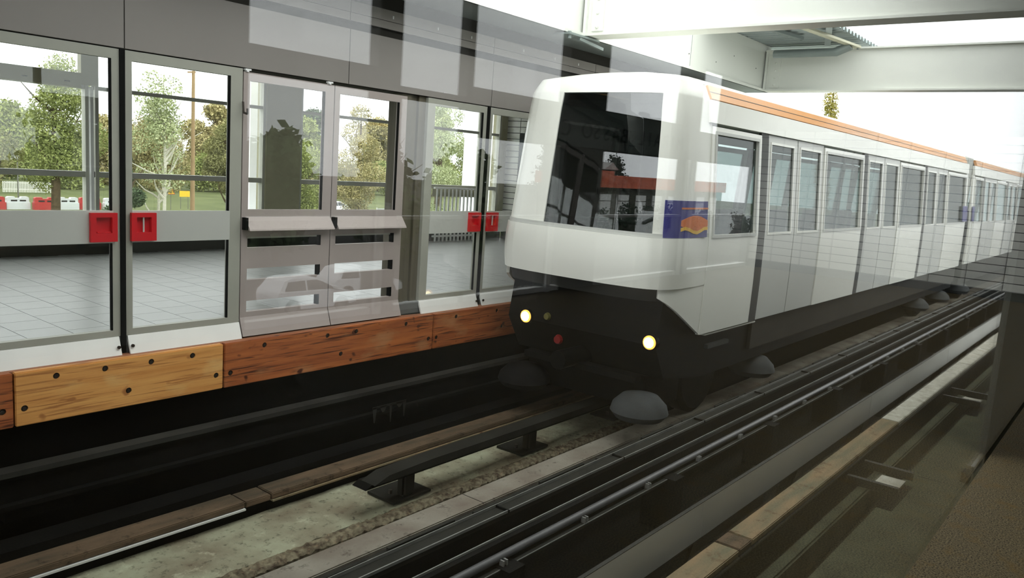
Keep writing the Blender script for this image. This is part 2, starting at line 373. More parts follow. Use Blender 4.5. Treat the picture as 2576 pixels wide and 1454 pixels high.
# ---- near end wall, tiled, seen mirrored in the glass
wr, k2 = tile_wall('wall_right', 'white tiled end wall mirrored at the right edge of the glass', 12.8, -4.25, 0.45, 0.12, 2.226, 0.47, 0.117, -1)
box('upper_wall', 'near_wall', wr, 12.79, 13.0, -4.25, 0.45, 2.226, 3.42)
box('baseboard', 'plinth_dark', wr, 12.77, 12.81, -4.25, 0.45, 0.0, 0.118)

# ---- near outer wall (behind the camera, mirrored in the glass)
NY = -4.28
holes = [(3.35, 4.57, 0.05, 1.9), (4.85, 5.69, 0.05, 1.88), (5.78, 7.09, 0.05, 1.615), (7.2, 7.36, 0.05, 1.615), (8.12, 10.2, 0.05, 1.615), (10.55, 12.7, 0.05, 1.615),
         (3.35, 4.57, 2.10, 2.9), (4.83, 5.67, 1.976, 2.9), (5.76, 7.30, 2.08, 2.9), (8.10, 10.05, 2.08, 2.9), (10.57, 11.35, 2.03, 2.9)]
wnr = sheet('wall_near', [XL, 12.8], [0, 3.4], lambda u, v: (u, NY, v), 'near_wall', None, 0.12, holes)
tag(wnr, 'grey outer wall of the near platform, mirrored in the glass', 'wall', kind='structure')
for hx0, hx1, hz0, hz1 in holes:
    box('pane', 'door_glass', wnr, hx0, hx1, NY + 0.05, NY + 0.056, hz0, hz1)
    if hz0 < 0.1:
        box('frame_bottom', 'white_column', wnr, hx0, hx1, NY + 0.06, NY + 0.14, hz0 - 0.045, hz0 + 0.01)
        if hx1 - hx0 > 0.5: box('handrail', 'white_column', wnr, hx0, hx1, NY + 0.06, NY + 0.135, 0.825, 0.855)
for fx in (4.60, 7.11, 10.24, 10.44): box('frame_post', 'white_column', wnr, fx, fx + 0.08, NY + 0.121, NY + 0.15, 0.0, 1.62)
# station sign on that wall
sg = empty('station_sign', 'dark station name board mirrored on the front of the train', 'sign')
box('board', 'sign_dark', sg, 6.25, 10.1, NY + 0.122, NY + 0.16, 1.63, 2.06)
for k, ch in enumerate('MIRAIL_BASSO CAMBO'):
    if ch == ' ': continue
    tcu = bpy.data.curves.new('letter', 'FONT'); tcu.body = ch; tcu.size = 0.25; tcu.extrude = 0.003; tcu.align_x = 'CENTER'
    to = bpy.data.objects.new('letter', tcu); COL.objects.link(to); dg = bpy.context.evaluated_depsgraph_get(); dg.update()
    tme = bpy.data.meshes.new_from_object(to.evaluated_get(dg)); bpy.data.objects.remove(to)
    tme.materials.clear(); tme.materials.append(M['sign_letter'])
    o = link('letter', tme, sg); o.matrix_local = Matrix(((-1.12, 0, 0, 9.92 - k * 0.205), (0, 0, 1, NY + 0.164), (0, 1, 0, 1.735), (0, 0, 0, 1)))

# ---- near glazing between camera and tracks
wn += 1
pg = empty('window_%d' % wn, 'large clear glass pane between the near platform and the tracks', 'window', kind='structure')
box('pane', 'pane_glass', pg, -5.0, 12.75, 0.525, 0.533, -0.11, 2.74)
box('head_rail', 'post_dark', pg, -5.0, 12.75, 0.50, 0.58, 2.74, 2.80)
rp_ = box('blind_panel', 'post_dark', pg, 4.86, 12.75, 0.54, 0.57, -0.11, 2.74); rp_['label'] = 'plain dark grey panel closing the glass at the right'
box('clamp', 'post_dark', pg, 4.50, 4.78, 0.536, 0.552, -0.02, 0.02)
box('clamp_foot', 'dark_gap', pg, 4.36, 4.44, 0.536, 0.57, -0.03, 0.02)

# ---- roof
ce = box('ceiling', 'roof_panel', None, XL, 7.07, -4.5, 1.7, 3.42, 3.5)  # out of view; edge placed to darken the near track and light the doors
tag(ce, 'unseen grey roof over the near platform, edge set to shade the near track', 'roof', kind='structure')
cl_ = box('ceiling', 'roof_panel', None, XL, 1.6, 1.7, 4.94, 3.42, 3.5)  # added out of view to block sky above the tracks
tag(cl_, 'added unseen roof panel shading the tracks left of the open strip', 'roof', kind='structure')
cn = box('ceiling', 'roof_panel', None, 7.34, 13.0, -4.5, 0.55, 3.42, 3.5)
tag(cn, 'grey roof over the far half of the near platform', 'roof', kind='structure')
cf = box('ceiling', 'roof_panel', None, XL, 12.4, 5.5, 9.95, 3.46, 3.55)
tag(cf, 'grey roof over the far platform', 'roof', kind='structure')
# corrugated deck over the far track
prof = []
x = 9.8
while x < 12.95:
    prof += [(x, 3.43), (x + 0.05, 3.43), (x + 0.075, 3.48), (x + 0.125, 3.48)]; x += 0.15
vs_ = [(a, 3.6, b) for a, b in prof] + [(a, 5.5, b) for a, b in prof] + [(a, 3.6, b + 0.012) for a, b in prof] + [(a, 5.5, b + 0.012) for a, b in prof]
N = len(prof); fs_ = [(i, i + 1, i + 1 + N, i + N) for i in range(N - 1)] + [(i + 2 * N, i + N * 3, i + 1 + 3 * N, i + 1 + 2 * N) for i in range(N - 1)]
dk = MB().add(vs_, fs_).obj('ceiling', 'deck_steel'); tag(dk, 'corrugated steel roof deck above the train at top right', 'roof', kind='structure')

# ================================================================== STEELWORK OVERHEAD
gd = empty('girder', 'long white box girder above the far platform doors', 'beam', loc=(0, 4.95, 2.75))
box('web', 'white_steel', gd, XL, 12.2, 0.03, 0.5, 0.02, 0.68)
box('bottom_flange', 'grey_steel', gd, XL, 12.2, 0.0, 0.55, 0.0, 0.02)
box('edge_lip', 'white_steel', gd, XL, 12.2, -0.01, 0.02, 0.0, 0.035)
for xx in (2.4, 5.0, 9.6): box('cover_seam', 'grey_steel', gd, xx, xx + 0.004, 0.026, 0.03, 0.04, 0.66)
for xx, zz in ((6.55, 0.42), (8.1, 0.17), (9.55, 0.19), (10.35, 0.2), (10.9, 0.36), (11.7, 0.3)):
    MB().lathe([(0.006, 0), (0.006, 0.006)], (xx, 0.022, zz), 'y', 8).obj('rivet', 'dark_gap', gd)
def cross_beam(X, label, y1, nb):
    e = empty('cross_beam', label, 'beam', group=None, loc=(X, 0, 2.75))
    box('bottom_flange', 'white_steel', e, 0, 0.26, 0.5, y1, 0.0, 0.022)
    box('top_flange', 'white_steel', e, 0, 0.26, 0.5, y1, 0.575, 0.597)
    box('web', 'white_steel', e, 0.06, 0.2, 0.5, y1, 0.022, 0.575)
    box('end_plate', 'white_steel', e, 0.02, 0.24, y1 - 0.03, y1, 0.022, 0.575)
    box('bolt_plate', 'white_steel', e, 0.04, 0.06, y1 - 0.23, y1 - 0.09, 0.05, 0.56)
    bme = MB().lathe([(0.018, 0.0), (0.018, 0.012), (0.009, 0.018)], (0, 0, 0), 'x', 6).mesh('bolt', 'white_steel')
    for k in range(nb):
        o = link('bolt', bme, e); o.rotation_euler = (0, 0, math.pi); o.location = (0.04, y1 - 0.16, 0.09 + k * 0.42 / (nb - 1))
    return e
cross_beam(7.08, 'white steel cross beam at the top of the picture', 4.95, 4)
cross_beam(11.95, 'second white steel cross beam, farther along the tracks', 4.95, 5)
hk = empty('beam_bracket', 'small grey bracket under the girder where the first cross beam meets it', 'bracket')
box('plate', 'grey_steel', hk, 6.75, 7.3, 4.86, 5.06, 2.715, 2.735)
MB().tube((6.8, 4.9, 2.75), (6.8, 4.9, 2.68), 0.02).obj('stud', 'grey_steel', hk); MB().bar((6.95, 4.88, 2.7), (7.4, 4.88, 2.66), 0.02, 0.03).obj('strap', 'grey_steel', hk)
dp = empty('drain_pipe', 'grey drain pipe hung under the corrugated roof', 'pipe')
MB().tube((11.55, 4.66, 3.22), (11.55, 3.78, 3.22), 0.055, n=14).obj('pipe', 'grey_steel', dp, True); MB().tube((11.55, 3.80, 3.22), (11.55, 3.60, 3.30), 0.062, n=14).obj('elbow', 'grey_steel', dp, True)
for p0, p1, w_, h_, mt, lb in (((10.2, 4.05, 3.42), (11.7, 3.55, 3.30), 0.10, 0.03, 'cream_steel', 'cream flat brace crossing below the corrugated roof'), ((11.8, 4.0, 3.36), (10.3, 3.5, 3.41), 0.08, 0.03, 'deck_steel', 'grey brace crossing the cream one'), ((9.8, 4.6, 3.42), (11.3, 4.2, 3.38), 0.08, 0.04, 'grey_steel', 'grey brace left of the cream one')):
    b_ = empty('roof_brace', lb, 'brace'); MB().bar(p0, p1, w_, h_).obj('bar', mt, b_); MB().tube(Vector(p1) - Vector((0, 0, 0.03)), Vector(p1) + Vector((0, 0, 0.03)), 0.015).obj('bolt', 'grey_steel', b_)

# ================================================================== PLATFORM DOORS, FIXED PANELS, FASCIA
DY = 5.5
flat = lambda u, v: (u, DY, v)
def door_leaf(xm, xo, label, bar_handle):
    """xm meeting edge, xo outer edge"""
    e = empty('platform_door', label, 'door', 'glass platform screen doors', loc=(0, 0, 0))
    s = 1 if xo > xm else -1
    g0, g1 = sorted((xm + s * 0.05, xo - s * 0.098)); a, b = sorted((xm, xo))
    sheet('frame', [a, b], [0.0, 1.945], flat, 'alu_frame', e, 0.05, [(g0, g1, 0.045, 0.658), (g0, g1, 0.872, 1.88)])
    box('mid_band', 'alu_band', e, g0 - 0.004, g1 + 0.004, DY - 0.006, DY + 0.02, 0.655, 0.875)
    box('pane', 'door_glass', e, g0, g1, DY + 0.02, DY + 0.028, 0.045, 0.658); box('pane', 'door_glass', e, g0, g1, DY + 0.02, DY + 0.028, 0.872, 1.88)
    for za, zb in ((0.045, 0.658), (0.872, 1.88)): box('rubber_strip', 'dark_gap', e, g1 - 0.012, g1, DY + 0.001, DY + 0.02, za, zb)
    p0, p1 = sorted((xm + s * 0.03, xm + s * 0.205))
    pc = (p0 + p1) / 2
    pl = sheet('handle_plate', [p0, p1], [0.667, 0.862], lambda u, v: (u, DY - 0.034, v), 'red_plate', e, 0.027, [(pc - 0.052, pc + 0.052, 0.727, 0.832)])
    pl['label'] = 'red plate with recessed emergency handle'
    sheet('recess', [pc - 0.052, pc + 0.052], [0.727, 0.832], lambda u, v: (u, DY - 0.0065, v), 'red_plate', pl, 0.0005)
    if bar_handle: MB().tube((pc, DY - 0.022, 0.728), (pc, DY - 0.022, 0.831), 0.006, n=8).obj('grip', 'alu_band', pl)
    else: box('grip', 'red_plate', pl, pc - 0.045, pc + 0.045, DY - 0.030, DY - 0.008, 0.728, 0.736)
    # slanted kick plate at the foot
    k0, k1 = sorted((xm + s * 0.012, xo - s * 0.0))
    MB().prism([(DY - 0.005, -0.002), (DY + 0.015, -0.002), (DY - 0.035, -0.128), (DY - 0.052, -0.128)], 'x', k0, k1).obj('kick_plate', 'white_sill', e)
    MB().lathe([(0.012, 0), (0.012, 0.01)], (xm + s * 0.03, DY - 0.048, -0.07), 'y', 8).obj('screw', 'bolt', e)
    return e
door_leaf(2.560, 1.675, 'left leaf of the near glass platform door, red square handle without bar', False)
door_leaf(2.596, 3.483, 'right leaf of the near glass platform door, red handle with upright bar', True)
door_leaf(6.300, 5.45, 'left leaf of the farther glass platform door beside the train nose', False)
door_leaf(6.345, 7.23, 'right leaf of the farther glass platform door, half hidden by the train', True)
box('rubber_seal', 'dark_gap', None, 2.560, 2.596, DY - 0.01, DY + 0.03, -0.12, 1.95); tag(bpy.data.objects['rubber_seal'], 'black rubber gap between the two leaves of the near door', 'seal')
o = box('rubber_seal', 'dark_gap', None, 6.302, 6.343, DY - 0.01, DY + 0.03, -0.12, 1.95); tag(o, 'black rubber gap between the two leaves of the farther door', 'seal')

def fixed_panel(x0, x1, label, nslots):
    e = empty('fixed_panel', label, 'panel', 'slotted grey platform panels')
    a, b = x0 + 0.055, x1 - 0.09
    hs = [(a, b, 0.885, 1.862), (a, b, 0.585, 0.672), (a, b, 0.33, 0.42), (a, b, 0.074, 0.162)]
    sheet('panel', [x0, x1], [0.032, 1.925], flat, 'warm_panel', e, 0.045, hs)
    box('pane', 'door_glass', e, a, b, DY + 0.02, DY + 0.028, 0.885, 1.862)
    MB().prism([(DY - 0.002, 0.828), (DY - 0.002, 0.735), (DY - 0.075, 0.725), (DY - 0.07, 0.738)], 'x', x0 + 0.03, x1 - 0.003).obj('ledge', 'warm_panel', e)
    box('ledge_end', 'dark_gap', e, x0 + 0.005, x0 + 0.03, DY - 0.05, DY - 0.001, 0.73, 0.825)
    box('slot_lip', 'alu_band', e, a, b, DY + 0.03, DY + 0.05, 0.655, 0.672)
    for h in hs[1:]: box('slot_stop', 'dark_gap', e, b - 0.02, b, DY + 0.001, DY + 0.045, h[2], h[3])
    box('rubber_strip', 'dark_gap', e, b - 0.012, b, DY + 0.001, DY + 0.02, 0.885, 1.862)
    MB().prism([(DY - 0.001, 0.032), (DY + 0.018, 0.032), (DY - 0.034, -0.112), (DY - 0.052, -0.112)], 'x', x0, x1).obj('kick_plate', 'warm_panel', e)
    return e
fixed_panel(3.492, 4.343, 'slotted grey panel next to the near door, hook at its upper left', 3)
fixed_panel(4.353, 5.178, 'slotted grey panel nearer the train, tree in its window', 3)
hk2 = MB().tube((3.476, DY - 0.02, 1.70), (3.476, DY - 0.03, 1.62), 0.008).tube((3.476, DY - 0.03, 1.62), (3.49, DY - 0.06, 1.61), 0.008).tube((3.49, DY - 0.06, 1.61), (3.485, DY - 0.065, 1.65), 0.007).obj('hook', 'bolt'); tag(hk2, 'small dark hook on the frame edge beside the slotted panel', 'hook')
# recessed brown column between panel and farther door
rc = empty('recess_column', 'brownish ribbed column between the slotted panels and the farther door', 'column')
for xa, xb, yy in ((5.18, 5.27, 5.53), (5.27, 5.36, 5.56), (5.36, 5.45, 5.535)): box('rib', 'column_brown', rc, xa + 0.002, xb - 0.002, yy, 5.75, -0.12, 1.95)
MB().prism([(5.19, 5.5), (5.45, 5.47), (5.45, 5.6), (5.19, 5.6)], 'z', -0.13, -0.115).obj('foot', 'plinth_dark', rc)
# fixed panels further on, hidden behind the train
for k in range(1, 3):
    b_ = box('screen_panel', 'warm_panel', None, 7.24 + (k - 1) * 2.3, 7.24 + k * 2.3 - 0.02, DY, DY + 0.05, -0.1, 1.93); tag(b_, 'grey screen panel behind the train, number %s from its nose' % ('one', 'two')[k - 1], 'panel')
# fascia: lower panels, dark groove, upper cover
fx = [-1.19, 0.70, 2.597, 4.491, 6.353, 8.23, 10.1, 11.9]
labs = ['grey fascia panel outside the left edge', 'grey fascia panel above the left door leaf', 'grey fascia panel above right leaf and first slotted panel', 'grey fascia panel above the second slotted panel', 'grey fascia panel above the train nose', 'grey fascia panel behind the train roof', 'last grey fascia panel behind the train']
for i in range(len(fx) - 1):
    e = empty('fascia_panel', labs[i], 'panel', 'fascia panels over the platform doors')
    box('face', 'fascia', e, fx[i] + 0.004, fx[i + 1] - 0.004, DY, DY + 0.03, 1.955, 2.406)
    box('cover', 'fascia', e, fx[i] + 0.004, fx[i + 1] - 0.004, DY + 0.01, DY + 0.04, 2.478, 2.541)
    box('top_cover', 'fascia', e, fx[i] + 0.004, fx[i + 1] - 0.004, DY + 0.005, DY + 0.04, 2.545, 2.637)
    for q in (0.25, 0.55, 0.8): box('clip', 'white_column', e, fx[i] + q * 1.88, fx[i] + q * 1.88 + 0.008, DY - 0.002, DY + 0.006, 2.57, 2.595)
hb = box('header_box', 'fascia_dark', None, XL, 11.7, DY + 0.05, DY + 0.4, 1.95, 3.45); tag(hb, 'dark header box behind the fascia panels', 'header', kind='structure')
for xx, lb in ((3.50, 'white cable clip over the frame left of the slotted panels'), (4.272, 'white cable clip over the joint of the slotted panels')):
    o = MB().box(xx, xx + 0.05, DY - 0.01, DY + 0.02, 1.935, 1.948).box(xx + 0.01, xx + 0.03, DY - 0.012, DY + 0.02, 1.925, 1.94).obj('cable_clip', 'white_column'); tag(o, lb, 'clip')

# ================================================================== WOODEN EDGE BOARDS
BY = 5.36
lg = box('trim_1', 'board_ledge', None, XL, 12, BY + 0.05, DY, -0.16, -0.125); tag(lg, 'reddish ledge behind the wooden edge boards', 'ledge', kind='structure')
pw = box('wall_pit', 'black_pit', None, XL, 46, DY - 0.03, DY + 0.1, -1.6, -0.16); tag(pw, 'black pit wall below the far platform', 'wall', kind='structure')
def board(x0, x1, holes, m, label, worn=()):
    e = empty('edge_board', label, 'board', 'wooden edge boards of the far platform')
    bo = box('board', m, e, x0 + 0.004, x1 - 0.004, BY, BY + 0.05, -0.472, -0.124, bevel=0.006)
    cut = MB()
    for hx, hz in holes: cut.tube((hx, BY - 0.02, hz), (hx, BY + 0.02, hz), 0.021, n=16)
    co = cut.obj('cutter', 'dark_gap')
    md = bo.modifiers.new('holes', 'BOOLEAN'); md.object = co; md.operation = 'DIFFERENCE'; md.solver = 'EXACT'
    d = bpy.context.evaluated_depsgraph_get(); d.update(); me = bpy.data.meshes.new_from_object(bo.evaluated_get(d)); bo.modifiers.clear(); bo.data = me
    bpy.data.objects.remove(co)
    for hx, hz in holes: MB().lathe([(0.0205, 0.012), (0.0205, 0.008), (0.012, 0.008), (0.012, 0.002)], (hx, BY, hz), 'y', 12).obj('bolt', 'bolt', e)
    return e
ht, hl = -0.179, -0.360
board(-0.6, 1.835, [(1.77, hl), (1.45, ht), (1.1, hl), (0.5, ht)], 'wood_red', 'reddish wooden board at the left picture edge')
board(1.838, 3.272, [(2.084, ht), (2.392, ht), (2.71, ht), (3.02, ht), (1.894, hl), (2.55, hl), (3.212, hl)], 'wood_yellow', 'light yellow wooden edge board with seven bolt holes')
board(3.275, 5.535, [(3.63, ht), (4.25, ht), (4.566, ht), (5.168, ht), (3.332, hl), (4.40, hl), (5.476, hl)], 'wood_red', 'long red-brown wooden edge board below the slotted panels')
board(5.540, 7.80, [(5.587, hl), (5.86, ht), (6.5, ht), (6.6, hl), (7.2, ht)], 'wood_red', 'red-brown wooden edge board running behind the train nose')
board(7.80, 10.1, [(8.1, hl), (9.0, ht)], 'wood_red', 'wooden edge board hidden behind the train')

# ================================================================== TRACK
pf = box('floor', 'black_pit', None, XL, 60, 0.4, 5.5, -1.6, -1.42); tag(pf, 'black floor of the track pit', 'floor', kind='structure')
gl = empty('guide_rail', 'dark guide beam along the pit wall under the wooden boards', 'rail', 'guide beams of the tracks')
MB().prism([(5.10, -0.66), (5.2, -0.66), (5.2, -0.69), (5.17, -0.70), (5.17, -0.86), (5.20, -0.87), (5.20, -0.9), (5.10, -0.9), (5.10, -0.87), (5.13, -0.86), (5.13, -0.72), (5.10, -0.71)], 'x', XL, 46).obj('beam', 'black_plate', gl)
box('flange_plate', 'guide_dark', gl, XL, 46, 5.095, 5.2, -0.664, -0.656)
box('flange_edge', 'guide_dark', gl, XL, 46, 5.092, 5.096, -0.69, -0.656)
for k in range(12): MB().box(k * 3.2 - 1.5, k * 3.2 - 1.1, 5.16, 5.47, -1.0, -0.9).obj('support', 'black_plate', gl)
pp = box('cable_cover', 'black_plate', None, XL, 46, 4.90, 5.08, -1.42, -1.06); tag(pp, 'black cable cover strip beside the far running planks', 'cover')
pt = MB()
for q, (dx, dw, dl) in enumerate(((0.0, 0.05, 0.14), (0.08, 0.09, 0.06), (0.2, 0.03, 0.17), (0.27, 0.10, 0.05), (0.36, 0.04, 0.15))):
    pt.prism([(4.56 + dx, -0.82), (4.56 + dx + dw, -0.82), (4.56 + dx + dw * 0.6, -0.82 - dl), (4.56 + dx + dw * 0.4, -0.82 - dl)], 'y', 5.095, 5.0995)
pt.box(4.56, 4.96, 5.095, 5.0995, -0.835, -0.815)
pt = pt.obj('drip_stain', 'guide_dark')
tag(pt, 'pale dried lime drips on the black pit side', 'stain')
# far running planks
def running(name, x0, x1, ya, yb, z, m, label, group, lip=None):
    e = empty(name, label, 'plank', group)
    box('plank', m, e, x0 + 0.004, x1 - 0.004, ya, yb, z - 0.045, z, bevel=0.006)
    if lip: box('edge_angle', lip, e, x0 + 0.004, x1 - 0.004, ya - 0.012, ya + 0.03, z - 0.060, z - 0.047)
    box('bearer', 'black_plate', e, x0, x1, ya + 0.06, yb, -1.42, z - 0.05)
    return e
ZR = -1.11
running('running_plank', -4.0, 3.056, 4.70, 4.89, ZR, 'plank_brown', 'worn brown running plank with pale metal edge at lower left', 'running planks', 'guide_light')
running('running_plank', 3.056, 3.27, 4.705, 4.89, ZR - 0.006, 'plank_brown', 'short brown plank joining the two long running planks', 'running planks', None)
running('running_plank', 3.27, 9.3, 4.70, 4.89, ZR, 'plank_brown', 'long brown running plank leading under the train', 'running planks', 'plank_near')
running('running_plank', 9.3, 40.0, 4.70, 4.89, ZR, 'plank_brown', 'running plank beneath the train cars', 'running planks', None)
# concrete slab between
sl = empty('floor', 'rough grey-green concrete slab between the running planks', 'floor', kind='structure')
random.seed(3)
def slab(name, x0, x1, y0, y1, z0, zt, m, parent, amp, nx, ny, edge=0.0):
    def pos(u, v):
        return (u, v, zt)
    V = []; F = []
    for i in range(nx + 1):
        for j in range(ny + 1):
            e_ = edge * (random.random() - 0.5) * 2 if j in (0,) else 0
            V.append((x0 + (x1 - x0) * i / nx, y0 + (y1 - y0) * j / ny + e_, zt + amp * (random.random() - 0.5) - (0.02 if j == 0 and edge else 0)))
    for i in range(nx):
        for j in range(ny):
            a = i * (ny + 1) + j; F.append((a, a + ny + 1, a + ny + 2, a + 1))
    n0 = len(V)
    for i in range(nx + 1): V.append((x0 + (x1 - x0) * i / nx, y0, z0))
    for i in range(nx): F.append((i * (ny + 1), n0 + i, n0 + i + 1, (i + 1) * (ny + 1)))
    b = MB(); b.v = V; b.f = F; return b.obj(name, m, parent, smooth=False)
slab('slab', -3.0, 7.6, 4.17, 4.74, -1.42, -1.25, 'concrete_slab', sl, 0.006, 110, 8, 0.012)  # slab ends below the nose; black floor beyond stands in for train shade
slab('broken_edge', -3.0, 7.6, 4.06, 4.168, -1.42, -1.268, 'rubble', sl, 0.016, 420, 5, 0.012)
sr = empty('running_strip', 'grey concrete running strip beside the slab, near the rails', 'strip')
box('strip', 'concrete_strip', sr, -4, 40, 3.55, 3.775, -1.42, ZR, bevel=0.008)
for k in range(8): box('joint', 'dark_gap', sr, k * 3.1 + 1.2, k * 3.1 + 1.206, 3.552, 3.773, ZR - 0.002, ZR + 0.0008)
# dark bar on pedestals
cb = empty('shoe_bar', 'dark steel bar on two pedestals lying on the concrete slab', 'bar')
MB().prism([(3.72, -0.99), (3.86, -0.945), (4.3, -0.93), (9.5, -0.93), (9.5, -0.99)], 'y', 4.10, 4.25).obj('bar', 'rail_dark', cb)
MB().prism([(3.66, -1.02), (9.5, -1.02), (9.5, -1.0), (3.72, -0.99)], 'y', 4.13, 4.28).obj('bar_flange', 'black_plate', cb)
for px_ in (4.05, 5.62, 7.2):
    pd = empty('pedestal', parent=cb); box('base_plate', 'rail_dark', pd, px_ - 0.06, px_ + 0.34, 4.18, 4.48, -1.245, -1.225); box('foot', 'rail_dark', pd, px_ + 0.05, px_ + 0.18, 4.19, 4.28, -1.225, -1.02, bevel=0.02)
    for q in (0.04, 0.2): MB().lathe([(0.016, 0), (0.016, 0.03)], (px_ + q, 4.33, -1.225), 'z', 8).obj('bolt', 'bolt', pd)
# near guide rail of the far track, with cable channel
g2 = empty('guide_rail', 'black channel rail with bright steel edges in front of the train', 'rail', 'guide beams of the tracks')
box('top_plate', 'rail_dark', g2, XL, 46, 3.0, 3.16, -0.90, -0.865)
box('bright_edge', 'rail_steel', g2, XL, 46, 2.995, 3.003, -0.868, -0.850); box('bright_edge', 'rail_steel', g2, XL, 46, 3.10, 3.106, -0.868, -0.845)

box('face', 'black_plate', g2, XL, 46, 3.0, 3.02, -1.25, -0.90)
lm = MB().box(0, 0.55, 3.108, 3.13, -0.868, -0.842).mesh('conductor_piece', 'rail_dark'); gm = MB().box(0, 0.012, 2.99, 3.1, -0.868, -0.8485).mesh('rail_joint', 'dark_gap')
for k in range(44):
    o = link('conductor_piece', lm, g2); o.location = (0.8 + k * 0.72, (k % 2) * 0.012, 0)
    if k % 2 == 0: o = link('rail_joint', gm, g2); o.location = (1.0 + k * 0.72, 0, 0)
g3 = empty('cable_tray', 'narrow cable tray with bright edge beside the grey pipe', 'tray')
box('tray', 'black_plate', g3, XL, 46, 2.80, 2.86, -0.96, -0.895); box('bright_edge', 'rail_steel', g3, XL, 46, 2.838, 2.846, -0.897, -0.880)
pi = empty('pipe', 'long grey pipe running beside the rails', 'pipe')
MB().tube((XL, 2.745, -0.945), (46, 2.745, -0.945), 0.026, n=12).obj('tube', 'pipe_grey', pi, True)
box('bracket_rail', 'rail_dark', pi, XL, 46, 2.69, 2.72, -1.01, -0.985); box('bright_edge', 'rail_steel', pi, XL, 46, 2.688, 2.692, -0.99, -0.984)
cm = MB().box(0, 0.01, 2.69, 2.724, -0.985, -0.945).box(0.03, 0.04, 2.69, 2.724, -0.985, -0.945).mesh('clip', 'rail_steel')
for k in range(36):
    o = link('clip', cm, pi); o.location = (0.9 + k * 0.86, 0, 0)
for k in range(16): box('post', 'black_plate', pi, 1.4 + k * 2.05, 1.55 + k * 2.05, 2.62, 2.9, -1.42, -0.98)
for k in range(10):
    o = box('duct_cover', 'guide_dark', None, 0.6 + k * 3.3, 3.4 + k * 3.3, 2.34, 2.52, -1.42, -1.30); tag(o, 'dark duct cover between pipe and pale guide beam, %s from the left' % ['first', 'second', 'third', 'fourth', 'fifth', 'sixth', 'seventh', 'eighth', 'ninth', 'tenth'][k], 'duct', 'duct covers')
# pale guide beam of the near track
g4 = empty('guide_rail', 'broad pale grey guide beam crossing the lower right', 'rail', 'guide beams of the tracks')
for k in range(12):
    box('web', 'guide_light', g4, -3.22 + k * 4.05, 0.822 + k * 4.05, 2.1, 2.115, -1.057, -0.792, bevel=0.003)
box('top_flange', 'guide_dark', g4, XL, 46, 2.1, 2.125, -0.795, -0.790); box('bottom_flange', 'guide_dark', g4, XL, 46, 2.1, 2.2, -1.066, -1.057)
for k in range(14): MB().prism([(2.12, -1.05), (2.12, -0.82), (2.16, -0.82), (2.29, -1.42), (2.2, -1.42)], 'x', 0.75 + k * 2.02, 0.81 + k * 2.02).obj('bracket', 'black_plate', g4)
# near running planks
segs = [(-3.3, 4.80, 'plank_near', 'brown and green near running plank at the bottom edge'), (4.81, 5.01, 'plank_brown', 'short split plank end in the near running line'), (5.015, 8.875, 'plank_near', 'brown near running plank between the split end and the grey plank'), (8.88, 12.92, 'plank_white', 'grey weathered near running plank'), (12.925, 17.07, 'plank_white', 'pale far running plank at right beside the pane edge'), (17.075, 40, 'plank_white', 'last pale near running plank')]
for a, b, m_, lb in segs: running('running_plank', a, b, 1.79, 1.965, -1.0, m_, lb, 'running planks of the near track', 'rail_dark')
# near concrete and curb
nc = empty('floor', 'greenish concrete floor beside the near platform', 'floor', kind='structure')
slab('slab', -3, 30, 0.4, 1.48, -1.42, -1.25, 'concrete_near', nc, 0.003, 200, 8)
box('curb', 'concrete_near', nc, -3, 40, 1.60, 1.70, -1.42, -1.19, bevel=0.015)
box('crack', 'dark_gap', nc, 8.05, 8.058, 0.42, 1.4, -1.26, -1.2485)
for k, xx in enumerate((3.05, 7.1, 11.05, 15.1)):
    e = empty('track_bracket', ['pair of dark angle bars at the bottom edge', 'pair of dark angle bars with a pale plate beside the brown near plank', 'pair of dark angle bars with a pale plate beside the grey plank', 'pair of dark angle bars beside the pale far plank'][k], 'bracket', 'track brackets on the near concrete')
    for dx in (0.0, 0.52): MB().prism([(xx + dx, -1.10), (xx + dx + 0.05, -1.10), (xx + dx + 0.05, -1.13), (xx + dx + 0.015, -1.13), (xx + dx + 0.015, -1.17), (xx + dx, -1.17)], 'y', 1.36, 1.78).obj('angle_bar', 'rail_dark', e)
    box('pale_plate', 'plank_white', e, xx + 0.12, xx + 0.46, 1.40, 1.60, -1.18, -1.165)
    for dx, yy in ((0.02, 1.45), (0.02, 1.58), (0.54, 1.5)): MB().tube((xx + dx, yy, -1.25), (xx + dx, yy, -1.1), 0.008, n=6).obj('stud', 'bolt', e)
    box('trough', 'black_pit', e, xx - 0.15, xx + 0.6, 1.36, 1.48, -1.252, -1.248)

